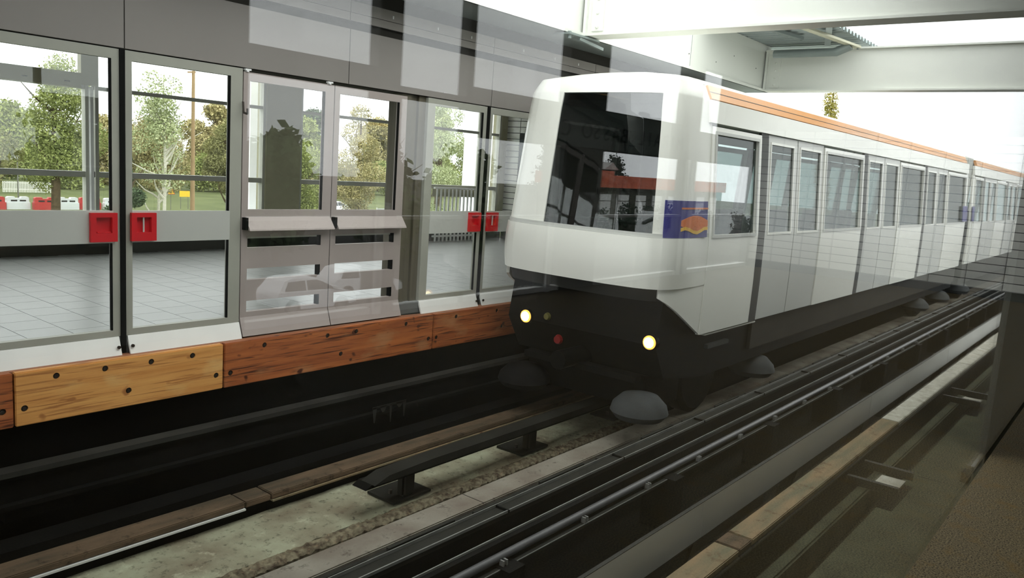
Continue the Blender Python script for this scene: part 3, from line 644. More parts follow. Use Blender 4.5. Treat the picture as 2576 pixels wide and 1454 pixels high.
# ================================================================== TRAIN
YC = 4.21
PR = [(-0.20, 0.935), (0.2, 0.945), (0.84, 0.94), (1.8, 0.868), (2.10, 0.835), (2.24, 0.77)]
def hw(z):
    if z <= PR[0][0]: return PR[0][1]
    for (a, p), (b, q) in zip(PR, PR[1:]):
        if z <= b: return p + (q - p) * (z - a) / (b - a)
    return PR[-1][1]
near = lambda u, v: (u, YC - hw(v), v)
far = lambda u, v: (u, YC + hw(v), v)
ZB, ZW0, ZW1, ZC = -0.118, 0.84, 1.80, 1.885
def car_side(e, side, x0, secs):
    """secs: list of (kind, a, b)"""
    pos = near if side == 0 else far; fl = side == 1
    for kind, a, b in secs:
        if kind == 'bar':
            sheet('door_seal', [a, b], [ZB] + rng(0, 1.8, 6) + [ZC], lambda u, v: (u, pos(u, v)[1] + (-0.008 if side == 0 else 0.008), v), 'train_seal', e, 0.03, flip=fl, smooth=True)
        elif kind == 'leaf':
            h = (a + 0.10, b - 0.13, ZW0, ZW1 - 0.02)
            d = sheet('door_leaf', [a + 0.012, b - 0.012], [ZB] + rng(0, 1.8, 6) + [ZC - 0.01], pos, 'train_grey', e, 0.03, [h], flip=fl, smooth=True)
            sheet('pane', [h[0], h[1]], rng(h[2], h[3], 2), lambda u, v: (u, pos(u, v)[1] + (0.012 if side == 0 else -0.012), v), 'train_glass', d, 0.006, flip=fl, smooth=True)
            sheet('window_frame', [h[0] - 0.02, h[1] + 0.02], [h[2] - 0.025] + rng(h[2], h[3], 2) + [h[3] + 0.025], lambda u, v: (u, pos(u, v)[1] + (-0.006 if side == 0 else 0.006), v), 'train_white', d, 0.006, [h], flip=fl)
        elif kind == 'win':
            h = (a + 0.09, b - 0.09, ZW0 + 0.005, ZW1 - 0.015)
            d = sheet('side_panel', [a, b], [ZB] + rng(0, 1.8, 6) + [ZC - 0.03], lambda u, v: (u, pos(u, v)[1] + (-0.012 if side == 0 else 0.012), v), 'train_white', e, 0.04, [h], flip=fl, smooth=True)
            sheet('pane', [h[0], h[1]], rng(h[2], h[3], 2), lambda u, v: (u, pos(u, v)[1] + (0.012 if side == 0 else -0.012), v), 'train_glass', d, 0.006, flip=fl, smooth=True)
            sheet('window_frame', [h[0] - 0.03, h[1] + 0.03], [h[2] - 0.03] + rng(h[2], h[3], 2) + [h[3] + 0.03], lambda u, v: (u, pos(u, v)[1] + (-0.02 if side == 0 else 0.02), v), 'train_grey', d, 0.008, [h], flip=fl)
    return
def pattern(start_bar, n, head=None, tail=None):
    s = []
    if head: s += head
    for k in range(n):
        b = start_bar + k * 3.74
        s += [('bar', b - 0.105, b + 0.095), ('leaf', b + 0.095, b + 0.995), ('leaf', b + 0.995, b + 1.92), ('win', b + 1.92, b + 3.635 if k < n - 1 else tail)]
    return s
def roof_parts(e, x0, x1, stripe0, stripe1):
    # cornice band, orange stripe, domed roof
    for pos, fl in ((near, False), (far, True)):
        sg_ = -1 if pos is near else 1
        sheet('cornice', [x0, x1], [ZC, 2.0, 2.09], lambda u, v: (u, pos(u, v)[1] + sg_ * 0.025, v), 'train_white', e, 0.05, flip=fl, smooth=True)
        sheet('roof_stripe', [stripe0, stripe1], rng(2.10, 2.225, 3), lambda u, v: (u, pos(u, v)[1] + sg_ * 0.022, v), 'train_orange', e, 0.05, flip=fl, smooth=True)
        sheet('stripe_line', [stripe0, stripe1], [2.160, 2.166], lambda u, v: (u, pos(u, v)[1] + sg_ * 0.024, v), 'train_seal', e, 0.01, flip=fl)
    pr = [(YC + 0.77 * math.cos(t), 2.225 + 0.12 * math.sin(t)) for t in rng(0, math.pi, 14)]
    MB().prism(pr, 'x', x0, x1).obj('roof', 'train_white', e, smooth=True)
def inside(e, x0, x1):
    box('floor_deck', 'train_inside', e, x0, x1, YC - 0.88, YC + 0.88, -0.02, 0.0)
    box('ceiling_panel', 'train_white', e, x0, x1, YC - 0.75, YC + 0.75, 2.05, 2.08)
    pm = MB().tube((0, 0, 0), (0, 0, 2.05), 0.017, n=8).mesh('grab_pole', 'alu_band')
    sm = MB().box(-0.22, 0.22, 0, 0.42, 0.38, 0.46).box(-0.22, 0.22, 0, 0.07, 0.46, 0.95).box(-0.2, 0.2, 0.04, 0.3, 0, 0.38).mesh('seat', 'seat_cloth', bevel=0.015)
    x = x0 + 2.6; k = 0
    while x < x1 - 0.6:
        o = link('grab_pole', pm, e); o.location = (x, YC - 0.35 + 0.7 * (k % 2), 0)
        for q in (0.75, 1.25):
            if x + 2.2 + q < x1: o = link('seat', sm, e); o.location = (x + 0.9 + q, YC + 0.85, 0); o.rotation_euler = (0, 0, math.pi)
        x += 1.87; k += 1
def running_gear(e, xs, gx):
    ty = MB().lathe([(0.26, -0.10), (0.40, -0.11), (0.45, -0.07), (0.45, 0.07), (0.40, 0.11), (0.26, 0.10)], axis='y', n=28).mesh('tyre', 'tyre', True)
    gw = MB().lathe([(0.10, -0.10), (0.22, -0.11), (0.27, -0.05), (0.25, 0.02), (0.17, 0.10), (0.06, 0.13)], axis='z', n=28).mesh('guide_wheel', 'rubber_grey', True)
    gw_shade = gw.copy(); gw_shade.materials.clear(); gw_shade.materials.append(M['tyre'])  # far-side wheels coloured black in place of the shade under the car
    for x in xs:
        for y in (3.66, 4.78): o = link('tyre', ty, e); o.location = (x, y, ZR + 0.453)
        MB().tube((x, 3.6, ZR + 0.45), (x, 4.85, ZR + 0.45), 0.06).obj('axle', 'train_black', e)
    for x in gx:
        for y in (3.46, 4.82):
            o = link('guide_wheel', gw if y < 4 else gw_shade, e); o.location = (x, y, -0.74)
        MB().bar((x, 3.5, -0.5), (x, 4.8, -0.5), 0.10, 0.06).obj('guide_arm', 'train_black', e)

t1 = empty('metro_car', 'white driverless metro car arriving, dark windscreen and lit headlamps', 'train', 'cars of the metro train')
secs1 = pattern(8.30, 3, None, 19.62)
for sd in (0, 1):
    car_side(t1, sd, 6.2, [('win', 7.02, 8.195)] + secs1)
roof_parts(t1, 6.95, 19.75, 6.97, 19.55)
inside(t1, 6.9, 19.6)
for pos, fl in ((near, False), (far, True)):   # plain end panel at the rear
    sheet('end_panel', [19.62, 19.80], [ZB] + rng(0, 1.8, 6) + [ZC], pos, 'train_white', t1, 0.04, flip=fl, smooth=True)
# --- nose: a sheet wrapped round the plan outline
def plan(u):
    # u runs 0..1 from near side (x = 7.02) round the front to the far side
    pts = NOSE
    s = u * NL; i = 0
    while i < len(pts) - 2 and s > CUM[i + 1]: i += 1
    t = (s - CUM[i]) / max(1e-9, CUM[i + 1] - CUM[i])
    return (pts[i][0] + (pts[i + 1][0] - pts[i][0]) * t, pts[i][1] + (pts[i + 1][1] - pts[i][1]) * t)
NOSE = [(7.02, -0.94), (6.75, -0.94), (6.52, -0.935), (6.38, -0.915), (6.28, -0.87), (6.21, -0.79), (6.165, -0.68), (6.13, -0.45), (6.12, -0.2), (6.118, 0)]
NOSE = NOSE + [(x, -y) for x, y in NOSE[::-1][1:]]
CUM = [0]
for a, b in zip(NOSE, NOSE[1:]): CUM.append(CUM[-1] + math.dist(a, b))
NL = CUM[-1]
def nose(u, v, off=0.0):
    u = min(1, max(0, u)); x, y = plan(u); k = hw(v) / 0.94
    rake = max(0, v - 0.85) * 0.10 + (max(0, v - 2.0) ** 2) * 1.5
    f = max(0.0, min(1.0, (7.02 - x) / 0.9))
    c = Vector((x + rake * f, YC + y * k, v))
    if off:
        d = Vector((-f, (y / 0.94) * (1 - f * 0.7), 0)).normalized(); c += d * off
    return tuple(c)
US = sorted(set([c / NL for c in CUM] + rng(0, 1, 48)))
def near_u(x):  # u of the near side point at plan x
    for i in range(len(US)):
        if plan(US[i])[0] <= x: return US[i]
def u_front(y):
    return min(US, key=lambda u: abs(plan(u)[1] - y) if plan(u)[0] < 6.5 else 9)
ua, ub = u_front(-0.80), u_front(0.34)
fr_ = lambda u: max(0.0, min(1.0, (6.9 - plan(min(1, max(0, u)))[0]) / 0.5))
nz_ = empty('nose', parent=t1)
sheet('upper_shell', US, rng(0.86, 2.10, 8) + [2.16, 2.22], nose, 'train_white', nz_, 0.035, [(ua, ub, 0.86, 2.08)], flip=True, smooth=True)
ws = sheet('windscreen', [u for u in US if ua <= u <= ub], rng(0.86, 2.08, 8), lambda u, v: nose(u, v, -0.012), 'screen_glass', nz_, 0.006, flip=True, smooth=True); ws['label'] = 'large dark windscreen'
sheet('waist_lip', US, [0.825, 0.845, 0.862], lambda u, v: nose(u, v, 0.012 * fr_(u) + 0.001), 'train_grey', nz_, 0.04, flip=True, smooth=True)
sheet('bumper_panel', US, rng(0.37, 0.825, 4), lambda u, v: nose(u, v, (0.02 + 0.02 * math.sin((v - 0.37) / 0.455 * math.pi)) * fr_(u) + 0.008), 'train_white', nz_, 0.05, flip=True, smooth=True)
sheet('under_lip', US, [0.25, 0.31, 0.37], lambda u, v: nose(u, v, -0.02 - (0.37 - v) * 0.4), 'train_seal', nz_, 0.04, flip=True, smooth=True)
# roof dome over the nose
V = []; F = []; nu = len(US)
for k in range(6):
    t = k / 5; 
    for u in US:
        p = Vector(nose(u, 2.22)); c = Vector((7.02, YC + (p.y - YC) * 0.05, 2.345)); q = p.lerp(c, t); q.z = 2.22 + 0.125 * math.sin(t * math.pi / 2); V.append(tuple(q))
for k in range(5):
    for i in range(nu - 1): F.append((k * nu + i, k * nu + i + 1, (k + 1) * nu + i + 1, (k + 1) * nu + i))
MB().add(V, F).obj('roof_dome', 'train_white', nz_, smooth=True)
# lower side panels behind the cut under the bumper
def skirt_pos(u, t):
    x, y = plan(min(1, max(0, u))); zl = 0.30 - max(0.0, x - 6.25) / 0.77 * 0.41
    return nose(u, 0.385 + (zl - 0.385) * t, 0.004)
usk = [u for u in US if plan(u)[0] >= 6.27 and u < 0.5]
sheet('cut_skirt', usk, rng(0, 1, 3), skirt_pos, 'train_white', nz_, 0.03, smooth=True)
usk = [u for u in US if plan(u)[0] >= 6.27 and u > 0.5]
sheet('cut_skirt', usk, rng(0, 1, 3), skirt_pos, 'train_white', nz_, 0.03, smooth=True)
# logo wrapping the near corner
lu0, lu1 = near_u(7.0), u_front(-0.86)
lb = sheet('logo_panel', [u for u in US if min(lu0, lu1) <= u <= max(lu0, lu1)], rng(0.83, 1.16, 3), lambda u, v: nose(u, v, 0.018), 'logo_blue', nz_, 0.01, flip=True, smooth=True); lb['label'] = 'blue panel with orange and yellow swirl'
usl = [u for u in US if near_u(6.98) <= u <= near_u(6.5)]
sheet('orange_swirl', usl, [0.92, 1.0, 1.06], lambda u, v: nose(u, 0.99 + (v - 0.99) * (0.35 + 0.65 * math.sin(math.pi * (u - usl[0]) / (usl[-1] - usl[0]))) - 0.03, 0.022), 'logo_orange', lb, 0.004, flip=True)
sheet('yellow_swirl', usl, [0.88, 0.91], lambda u, v: nose(u, v + 0.02 * math.sin(9 * u / (usl[-1])), 0.0225), 'logo_yellow', lb, 0.004, flip=True)
sheet('orange_line', usl, [1.085, 1.10], lambda u, v: nose(u, v + 0.02 * (usl[-1] - u), 0.0225), 'logo_orange', lb, 0.004, flip=True)
# underframe and lamps
uf = empty('underframe', parent=t1)
MB().prism([(6.42, 0.30), (19.7, 0.30), (19.7, -0.60), (7.3, -0.60), (6.55, -0.50), (6.34, -0.16)], 'y', YC - 0.86, YC + 0.86).obj('chassis', 'train_black', uf)
MB().prism([(6.5, -0.5), (7.2, -0.55), (7.2, -0.85), (6.6, -0.85)], 'y', YC - 0.7, YC + 0.7).obj('coupler_frame', 'train_black', uf)
MB().tube((6.05, YC, -0.42), (6.6, YC, -0.42), 0.09, n=14).obj('coupler', 'train_black', uf, True)
box('step_strip', 'rubber_grey', uf, 7.35, 7.85, YC - 0.905, YC - 0.86, -0.31, -0.27)
box('skirt_line', 'train_white', uf, 7.2, 8.45, YC - 0.93, YC - 0.86, -0.150, -0.135)
box('skirt', 'fascia_dark', uf, 8.45, 19.7, YC - 0.90, YC - 0.86, -0.46, -0.13)
for y in (YC - 0.865, YC + 0.62):
    MB().lathe([(0.075, 0.02), (0.075, -0.03), (0.055, -0.045)], (6.36, y + (0.06 if y < YC else 0), -0.13), 'x', 20).obj('headlamp_rim', 'train_black', uf)
    MB().lathe([(0.066, -0.03), (0.064, -0.046), (0.05, -0.05)], (6.36, y + (0.06 if y < YC else 0), -0.13), 'x', 24).obj('headlamp_ring', 'lamp_glow', uf)
    MB().lathe([(0.05, -0.03), (0.048, -0.056), (0.025, -0.068)], (6.36, y + (0.06 if y < YC else 0), -0.13), 'x', 24).obj('headlamp', 'lamp_warm', uf)
MB().lathe([(0.04, -0.02), (0.03, -0.05)], (6.36, YC + 0.36, -0.09), 'x', 14).obj('marker_lamp', 'lamp_amber', uf)
MB().lathe([(0.05, -0.02), (0.04, -0.05)], (6.38, YC + 0.22, -0.3), 'x', 14).obj('tail_lamp', 'lamp_red', uf)
rg = empty('running_gear', parent=t1); running_gear(rg, (7.75, 17.9), (6.35, 8.95, 16.95, 18.9))
# driver-less cab inside: dark bulkhead desk
box('front_desk', 'train_black', t1, 6.35, 6.75, YC - 0.8, YC + 0.8, 0.3, 0.9)
# rear logo
sheet('logo_panel', [19.30, 19.80], rng(0.86, 1.19, 2), lambda u, v: (u, near(u, v)[1] - 0.03, v), 'logo_blue', t1, 0.01)
# --- second car
t2 = empty('metro_car', 'second white metro car, coupled behind and cut by the right edge', 'train', 'cars of the metro train')
secs2 = [('win', 20.62, 21.745)] + pattern(21.85, 3, None, 33.1)
for sd in (0, 1): car_side(t2, sd, 20.5, secs2)
roof_parts(t2, 20.45, 33.4, 20.75, 33.2); inside(t2, 20.6, 33.1)
for pos, fl in ((near, False), (far, True)): sheet('end_panel', [20.42, 20.62], [ZB] + rng(0, 1.8, 6) + [ZC], pos, 'train_white', t2, 0.04, flip=fl, smooth=True)
box('chassis', 'train_black', t2, 20.5, 33.3, YC - 0.86, YC + 0.86, -0.6, -0.03); box('skirt', 'fascia_dark', t2, 20.5, 33.3, YC - 0.90, YC - 0.86, -0.46, -0.13)
sheet('logo_panel', [20.42, 20.66], rng(0.86, 1.19, 2), lambda u, v: (u, near(u, v)[1] - 0.03, v), 'logo_blue', t2, 0.01)
rg2 = empty('running_gear', parent=t2); running_gear(rg2, (22.3, 31.5), (21.2, 32.5))
gw_ = empty('gangway', 'pale gangway bellows between the two metro cars', 'gangway')
box('shell', 'train_white', gw_, 19.81, 20.41, YC - 0.80, YC + 0.80, -0.1, 2.2)
for k in range(5): box('fold', 'train_grey', gw_, 19.84 + k * 0.115, 19.88 + k * 0.115, YC - 0.83, YC + 0.83, -0.1, 2.23)

# ================================================================== OUTDOORS
gr = box('ground', 'grass', None, -160, 260, 10.4, 260, -5.5, -5.2); tag(gr, 'grassy ground beyond the far platform', 'ground', kind='structure')
g2_ = box('ground', 'asphalt', None, -160, 260, -200, -4.6, -5.5, -5.2); tag(g2_, 'asphalt car park beside the station, mirrored in the glass', 'ground', kind='structure')
g3_ = box('ground', 'asphalt', None, 46, 260, -4.6, 10.4, -5.5, -5.2); tag(g3_, 'ground under the line beyond the station', 'ground', kind='structure')
def leaves(name, m, parent, blobs, n, size, seed):
    rd = np.random.RandomState(seed); B = np.array(blobs, float); vol = B[:, 3] * B[:, 4] * B[:, 5]
    cnt = np.maximum(1, (n * vol / vol.sum()).astype(int)); idx = np.repeat(np.arange(len(B)), cnt); k = len(idx)
    d = rd.normal(size=(k, 3)); d /= np.linalg.norm(d, axis=1, keepdims=True)
    r = np.where(rd.rand(k) < 0.55, rd.uniform(0.8, 1.08, k), rd.uniform(0.2, 1.0, k) ** 0.5)
    c = B[idx, :3] + d * r[:, None] * B[idx, 3:]
    c += rd.normal(size=(k, 3)) * size * 0.8
    a = rd.normal(size=(k, 3)); a /= np.linalg.norm(a, axis=1, keepdims=True)
    b = np.cross(a, rd.normal(size=(k, 3))); b /= np.linalg.norm(b, axis=1, keepdims=True)
    sz = (size * rd.uniform(0.5, 1.2, k))[:, None]
    V = np.stack([c + a * sz, c + b * sz * 0.6, c - a * sz, c - b * sz * 0.6], 1).reshape(-1, 3)
    me = bpy.data.meshes.new(name); me.vertices.add(4 * k); me.vertices.foreach_set('co', V.ravel())
    me.loops.add(4 * k); me.loops.foreach_set('vertex_index', np.arange(4 * k)); me.polygons.add(k); me.polygons.foreach_set('loop_start', np.arange(0, 4 * k, 4))
    me.update(calc_edges=True); me.validate(); me.materials.append(M[m]); return link(name, me, parent)
GZ = -5.2
def tree(label, x, y, ztop, wid, kind, seed, n=2600, size=0.2, bark='bark', bare=0, group=None, zlow=None):
    rd = random.Random(seed); H_ = ztop - GZ
    e = empty('tree', label, 'tree', group, loc=(x, y, GZ))
    tr = MB(); tk = 0.4 if bark == 'bark_white' else 1.0; tr.tube((0, 0, 0), (0.1, 0, H_ * 0.5), 0.03 * H_ ** 0.9 * tk, 0.018 * H_ * tk, 8, False); tr.tube((0.1, 0, H_ * 0.5), (0.0, 0, H_ * 0.93), 0.018 * H_ * tk, 0.02, 8, False)
    tr.obj('trunk', bark, e, True)
    for k in range(6 + bare):
        h = H_ * rd.uniform(0.25, 0.75); a = rd.uniform(0, 2 * math.pi); L_ = wid * rd.uniform(0.5, 0.95)
        p = Vector((0.05, 0, h)); br_ = MB(); d = Vector((math.cos(a), math.sin(a) * 0.6, rd.uniform(0.5, 1.4)))
        for q in range(4):
            p2 = p + d.normalized() * L_ / 3.2; br_.tube(p, p2, 0.07 * (1 - q * 0.22), 0.07 * (1 - (q + 1) * 0.22), 6, False); p = p2; d += Vector((rd.uniform(-.4, .4), rd.uniform(-.4, .4), rd.uniform(-.1, .5)))
        br_.obj('branch', bark, e, True)
    lo = 0.28 if zlow is None else zlow; bl = []
    for k in range(16):
        f = rd.random(); zc = H_ * (lo + (1 - lo) * 0.92 * f); rr = wid * (0.34 + 0.3 * math.sin(math.pi * min(1, f * 0.85 + 0.1)))
        a = rd.uniform(0, 2 * math.pi); off = wid * 0.65 * rd.random() * math.sin(math.pi * min(1, 0.12 + f * 0.8))
        bl.append((math.cos(a) * off, math.sin(a) * off, min(zc, H_ - rr * 0.5), rr * 0.62, rr * 0.62, rr * 0.5))
    o = leaves('foliage', 'leaf_' + kind, e, bl, n, size, seed); tag(o, kind='stuff')
    return e
TREES = [('dark olive tree behind the left window edge', 12.2, 42, 2.9, 3.3, 'olive', 1), ('tall light green tree in the left window', 15.6, 40, 5.2, 2.7, 'green', 2),
         ('white-barked birch with thin crown behind the near door', 19.8, 38, 5.2, 1.9, 'pale', 3), ('dark ivy-covered tree beside the birch', 16.3, 34.6, 1.2, 1.2, 'dark', 4),
         ('wide brownish autumn tree behind the ochre pole', 22.6, 44, 2.8, 3.0, 'autumn', 5), ('loose olive tree at the right of the near door window', 27.4, 44.5, 3.4, 1.8, 'olive', 6),
         ('green tree between the white pilasters and the panel joint', 30.4, 42, 2.5, 2.4, 'green', 7), ('large yellow-green tree in the second slotted panel window', 34.6, 41, 4.9, 2.7, 'autumn', 8),
         ('dark green tree at the right of the second panel window', 37.4, 40, 4.0, 1.7, 'dark', 9), ('pale leafy tree behind the farther door', 42.0, 41, 6.2, 3.2, 'pale', 10),
         ('green tree right of the pale one behind the farther door', 47.5, 42, 6.0, 2.8, 'green', 11), ('small green tree far left', 8.0, 44, 2.0, 2.4, 'green', 12)]
ZL = {1: 0.5, 2: 0.42, 3: 0.4, 5: 0.5, 6: 0.45, 7: 0.3}
for lb, x, y, zt, wd, kd, sd in TREES:
    tree(lb, x, y, zt, wd, kd, sd, 26000 if sd != 3 else 7000, 0.065, 'bark_white' if sd in (3, 5) else 'bark', 10 if sd in (3, 5) else 0, 'trees beyond the far platform', ZL.get(sd, 0.12))
for k in range(11):
    x = 32 + k * 11.0; e = empty('shrub', 'dense shrub in the hedge behind the trees, %s from the left' % ['first', 'second', 'third', 'fourth', 'fifth', 'sixth', 'seventh', 'eighth', 'ninth', 'tenth', 'eleventh'][k], 'shrub', 'hedge behind the trees', loc=(x, 108, GZ))
    rd = random.Random(k); o = leaves('foliage', 'leaf_' + ['olive', 'green', 'olive', 'green', 'autumn'][k % 5], e, [(rd.uniform(-3.2, 3.2), rd.uniform(-0.8, 0.8), rd.uniform(1, 4.4), 2.2, 1.8, 1.9) for _ in range(14)], 9000, 0.22, 50 + k); tag(o, kind='stuff')
    MB().tube((0, 0, 0), (0, 0, 2), 0.12, 0.06, 6).obj('stem', 'bark', e)
ORD = ['first', 'second', 'third', 'fourth', 'fifth', 'sixth', 'seventh', 'eighth', 'ninth', 'tenth', 'eleventh', 'twelfth', 'thirteenth', 'fourteenth']
for k in range(12):
    tree('tree in the dense wood behind the hedge, %s from the left' % ORD[k], 36.0 + k * 8.8, 120 + (k % 2) * 10, 4.2 + k * 0.75 + 1.2 * math.sin(k * 1.9), 5.9, ['olive', 'green', 'autumn', 'green', 'autumn', 'olive', 'green', 'dark', 'autumn', 'pale', 'green', 'olive'][k], 120 + k, 16000, 0.27, group='wood beyond the far platform', zlow=0.1)
for k in range(12):
    tree('tree of the dark row across the car park, %s from the left' % ORD[k], 2 + k * 4.4, -40 - (k % 2) * 6, 2.7 + 0.35 * math.sin(k * 2.3), 2.9, 'dark', 150 + k, 3200, 0.4, group='dark trees across the car park', zlow=0.06)
# ochre pole, lamp, fence, barriers, signs
pole = empty('utility_pole', 'tall ochre pole standing in front of the autumn trees', 'pole', loc=(21.5, 38.3, GZ))
MB().tube((0, 0, 0), (0, 0, 10.2), 0.13, 0.075, 10).obj('shaft', 'ochre_pole', pole, True); MB().bar((-0.3, 0, 10.1), (0.1, 0, 10.15), 0.08, 0.08).obj('arm', 'ochre_pole', pole)
lp = empty('street_lamp', 'small street lamp with round white head at far left', 'lamp', loc=(28.0, 79.5, GZ))
MB().tube((0, 0, 0), (0, 0, 4.2), 0.07, 0.05, 8).obj('post', 'post_dark', lp); MB().lathe([(0.05, 4.2), (0.22, 4.3), (0.25, 4.42), (0.1, 4.55)], n=14).obj('head', 'plastic_white', lp, True)
fe = empty('white_fence', 'white picket fence beyond the trees at left', 'fence', loc=(33.0, 98, GZ))
bme = MB().box(0, 0.09, 0, 0.03, 0.1, 1.3).mesh('picket', 'wood_fence')
for k in range(32): o = link('picket', bme, fe); o.location = (k * 0.16, 0, 0)
for z in (0.4, 1.1): box('rail', 'wood_fence', fe, 0, 5.1, 0.03, 0.06, z, z + 0.08)
for k in range(6):
    e = empty('road_barrier', '%s plastic road barrier in the row at left, %s from the left' % (('red', 'white')[k % 2], ['first', 'second', 'third', 'fourth', 'fifth', 'sixth', 'seventh'][k]), 'barrier', 'red and white road barriers', loc=(24.2 + k * 2.0, 77 + 0.3 * math.sin(k * 2.1), GZ + 0.55), rz=0.12 * math.sin(k * 3))
    MB().prism([(0, 0), (1.86, 0), (1.80, 0.2), (1.80, 0.46), (1.68, 0.55), (1.2, 0.55), (1.15, 0.42), (0.7, 0.42), (0.65, 0.55), (0.18, 0.55), (0.06, 0.46), (0.06, 0.2)], 'y', -0.2, 0.2).obj('body', ('plastic_red', 'plastic_white')[k % 2], e)
    box('slot', 'sign_black', e, 0.35, 0.85, -0.21, 0.21, 0.14, 0.28); box('slot', 'sign_black', e, 1.05, 1.55, -0.21, 0.21, 0.14, 0.28); box('foot', ('plastic_red', 'plastic_white')[k % 2], e, 0.0, 1.88, -0.28, 0.28, -0.55, 0.06)
rs = empty('road_sign', 'yellow triangular roadworks warning sign', 'sign', loc=(40.9, 77, GZ))
MB().tube((0, 0, 0), (0, 0, 1.9), 0.03).obj('post', 'post_dark', rs); MB().prism([(-0.45, 1.55), (0.45, 1.55), (0, 2.3)], 'y', -0.05, -0.03).obj('border', 'plastic_red', rs); MB().prism([(-0.36, 1.6), (0.36, 1.6), (0, 2.2)], 'y', -0.06, -0.045).obj('face', 'sign_yellow', rs)
MB().prism([(-0.12, 1.66), (0.1, 1.66), (0.04, 1.85), (0.06, 1.98), (-0.04, 1.98)], 'y', -0.068, -0.058).obj('symbol', 'sign_black', rs)
ys = empty('road_sign', 'yellow rectangular board beside the ochre pole', 'sign', loc=(42.9, 78, GZ))
for x in (-0.4, 0.4): MB().tube((x, 0, 0), (x, 0, 1.6), 0.03).obj('post', 'post_dark', ys)
box('board', 'sign_yellow', ys, -0.55, 0.55, -0.06, -0.03, 1.25, 1.85)
wv = empty('white_fence', 'pale slatted enclosure behind the second slotted panel', 'fence', loc=(41.6, 47, GZ))
sm_ = MB().box(0, 3.4, 0, 0.03, 0, 0.17).mesh('slat', 'plastic_white')
for k in range(9): o = link('slat', sm_, wv); o.location = (0, 0, 1.0 + k * 0.19)
for x in (0, 1.1, 2.2, 3.4): box('post', 'wood_fence', wv, x, x + 0.06, 0.03, 0.09, 0, 2.75)

def car(label, loc, rz, seed):
    e = empty('parked_car', label, 'car', 'white cars in the car park', loc=loc, rz=rz)
    # side outline of a small hatchback (nose to +x), body cut round the wheels
    low = [(-1.85, 0.32), (-1.9, 0.75), (-1.82, 0.95), (1.15, 0.93), (1.7, 0.80), (1.92, 0.62), (1.95, 0.35), (1.62, 0.28)]
    arch = lambda cx: [(cx + 0.36 * math.cos(t), 0.3 + 0.36 * math.sin(t)) for t in rng(0.05, math.pi - 0.05, 8)]
    MB().prism(low + arch(1.2) + [(0.8, 0.22), (-0.8, 0.22)] + arch(-1.18), 'y', -0.82, 0.82).obj('body', 'car_white', e, bevel=0.0)
    top = [(-1.8, 0.94), (-1.5, 1.38), (-1.1, 1.46), (-0.1, 1.46), (0.35, 1.36), (1.12, 0.94)]
    b = MB(); n = len(top)
    b.add([(x, -0.80 + (z - 0.94) * 0.30, z) for x, z in top] + [(x, 0.80 - (z - 0.94) * 0.30, z) for x, z in top], [tuple(range(n))[::-1], tuple(range(n, 2 * n))] + [(i, (i + 1) % n, (i + 1) % n + n, i + n) for i in range(n)])
    b.obj('cabin', 'car_white', e)
    for s in (-1, 1):
        def q(x, z): return (x, s * (0.806 - (z - 0.94) * 0.30), z)
        for w_ in ([(-1.55, 0.98), (-1.35, 1.34), (-0.55, 1.38), (-0.55, 0.98)], [(-0.48, 0.98), (-0.48, 1.38), (0.0, 1.38), (0.28, 1.3), (0.9, 0.98)]):
            MB().add([q(*a) for a in w_], [(0, 1, 2, 3, 4)[:len(w_)]]).add([(a[0], q(*a)[1] - s * 0.01, a[1]) for a in w_], [(4, 3, 2, 1, 0)[-len(w_):]]).obj('side_window', 'car_glass', e)
        for cx in (-1.18, 1.2):
            o = MB().lathe([(0.2, -0.09), (0.29, -0.1), (0.31, -0.06), (0.31, 0.06), (0.29, 0.1), (0.2, 0.09)], (cx, s * 0.74, 0.31), 'y', 20).obj('wheel', 'tyre', e, True)
            MB().lathe([(0.19, -0.105), (0.19, 0.105)], (cx, s * 0.74, 0.31), 'y', 10).obj('hub_cap', 'hub', e)
        box('mirror', 'car_white', e, 0.75, 0.95, s * 0.82 - 0.09, s * 0.82 + 0.09, 0.98, 1.1, bevel=0.02); box('headlight', 'hub', e, 1.72, 1.93, s * 0.6 - 0.15, s * 0.6 + 0.15, 0.62, 0.75)
    MB().add([(0.40, -0.62, 1.345), (0.40, 0.62, 1.345), (1.10, 0.72, 0.965), (1.10, -0.72, 0.965), (0.39, -0.62, 1.335), (0.39, 0.62, 1.335), (1.09, 0.72, 0.955), (1.09, -0.72, 0.955)], [(0, 1, 2, 3), (7, 6, 5, 4)]).obj('windscreen', 'car_glass', e)
    return e
car('white hatchback mirrored in the glass, nearer of the two cars', (20.6, -26.4, GZ), 0.06, 1)
car('white hatchback mirrored in the glass, partly behind the nearer car', (24.9, -28.1, GZ), 0.10, 2)
car('white car beyond the trees, seen through the first slotted panel window', (57.5, 72, GZ), 0.3, 3)
# building mirrored on the windscreen
hb_ = empty('building', 'low building with red-orange fascia and white shutters mirrored on the windscreen', 'building', loc=(76.5, -49, GZ))
box('wall', 'house_dark', hb_, 0, 34, -8, 0, 0, 5.0); box('fascia', 'brick_red', hb_, -0.3, 34.3, -8.3, 0.4, 5.0, 6.4); box('fascia_step', 'brick_red', hb_, 1.3, 3.4, -1, 0.4, 6.4, 6.9)
bl_ = MB().box(0, 1.4, 0.35, 0.5, 4.85, 5.0).mesh('bracket', 'house_dark')
for k in range(11): o = link('bracket', bl_, hb_); o.location = (k * 3, 0, 0)
for k in range(8):
    f = box('shutter', 'shutter', hb_, 1.2 + k * 4.1, 3.6 + k * 4.1, -0.02, 0.08, 1.0, 4.2); box('shutter_rail', 'house_dark', f, 1.2 + k * 4.1, 3.6 + k * 4.1, 0.08, 0.1, 3.4, 3.5)
ro = empty('roof_hut', 'small gabled hut on the roof of the red-orange building', 'hut', loc=(86, -54, 1.2))
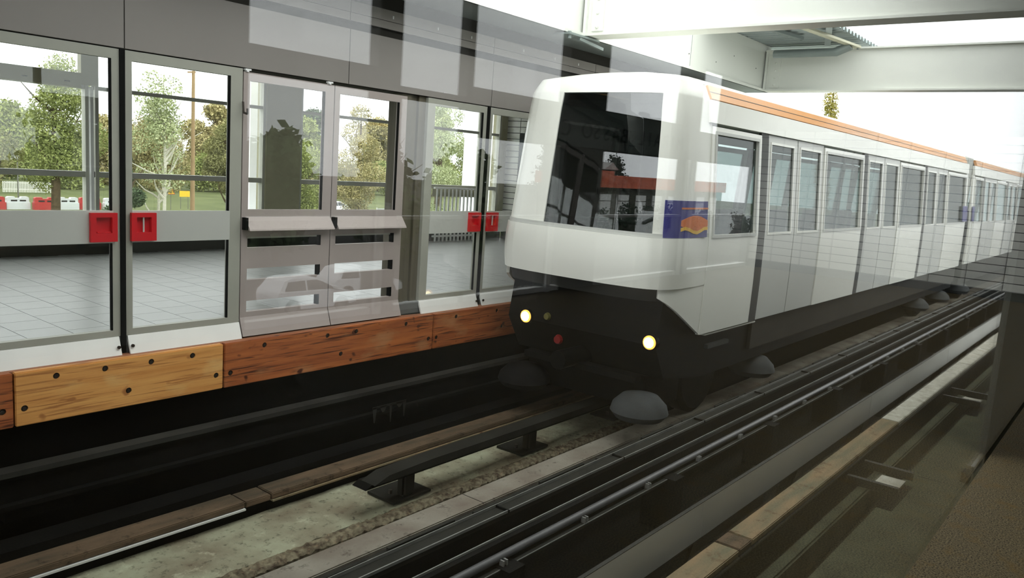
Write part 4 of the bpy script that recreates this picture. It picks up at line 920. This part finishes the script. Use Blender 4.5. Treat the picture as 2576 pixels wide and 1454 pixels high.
box('wall', 'house_dark', ro, -1.2, 1.2, -1, 1, 0, 0.8); MB().prism([(-1.7, 0.7), (1.7, 0.7), (0.1, 1.6)], 'y', -1.2, 1.2).obj('roof', 'house_roof', ro)
def conifer(label, x, y, ztop, wid, seed):
    e = empty('conifer', label, 'tree', loc=(x, y, GZ)); H_ = ztop - GZ; rd = random.Random(seed)
    MB().tube((0, 0, 0), (0, 0, H_), 0.22, 0.04, 8).obj('trunk', 'bark', e)
    V = MB(); bl = []
    for k in range(26):
        h = H_ * (0.2 + 0.78 * k / 26); a = k * 2.4; L_ = wid * (1.05 - 0.75 * k / 26); d = Vector((math.cos(a), math.sin(a), 0.35)); V.tube((0, 0, h), Vector((0, 0, h)) + d * L_, 0.06, 0.02, 5, False)
        for q in (0.4, 0.7, 1.0): bl.append((d.x * L_ * q, d.y * L_ * q, h + d.z * L_ * q - 0.15, 0.55, 0.55, 0.28))
    V.obj('branches', 'bark', e); o = leaves('needles', 'leaf_conifer', e, bl, 3000, 0.16, seed); tag(o, kind='stuff')
conifer('dark spiky conifer mirrored at the left of the windscreen', 84, -61, 4.6, 2.6, 5)
for lb, x, y, zt, wd, sd in (('round dark tree mirrored at the right of the windscreen', 103, -63, 4.2, 3.0, 21), ('low dark trees behind the building, left one', 91, -66, 2.8, 3.4, 22), ('low dark trees behind the building, right one', 97, -69, 2.7, 3.2, 23), ('leafy tree mirrored above the first side window', 118, -44, 4.0, 3.0, 24)):
    tree(lb, x, y, zt, wd, 'conifer', sd, 2200, 0.28, zlow=0.2)
for k in range(6):
    e = empty('shrub', 'dark bush in front of the red-orange building, %s from the left' % ['first', 'second', 'third', 'fourth', 'fifth', 'sixth'][k], 'shrub', 'bushes before the building', loc=(74 + k * 5.0, -46, GZ))
    o = leaves('foliage', 'leaf_conifer', e, [(random.uniform(-1, 1), 0, random.uniform(0.6, 2.6), 1.3, 1.0, 1.1) for _ in range(5)], 700, 0.2, 80 + k); tag(o, kind='stuff')
    MB().tube((0, 0, 0), (0, 0, 1), 0.08, 0.04, 6).obj('stem', 'bark', e)
# poplar seen over the train roof
e = empty('poplar', 'narrow yellow poplar standing above the train roof', 'tree', loc=(77, 25, GZ))
MB().tube((0, 0, 0), (0, 0, 15.5), 0.3, 0.05, 8).obj('trunk', 'bark', e)
o = leaves('foliage', 'leaf_gold', e, [(0.15 * math.sin(k), 0.15 * math.cos(k), 2.5 + k * 1.0, 0.62, 0.62, 1.0) for k in range(13)], 9000, 0.10, 99); tag(o, kind='stuff')
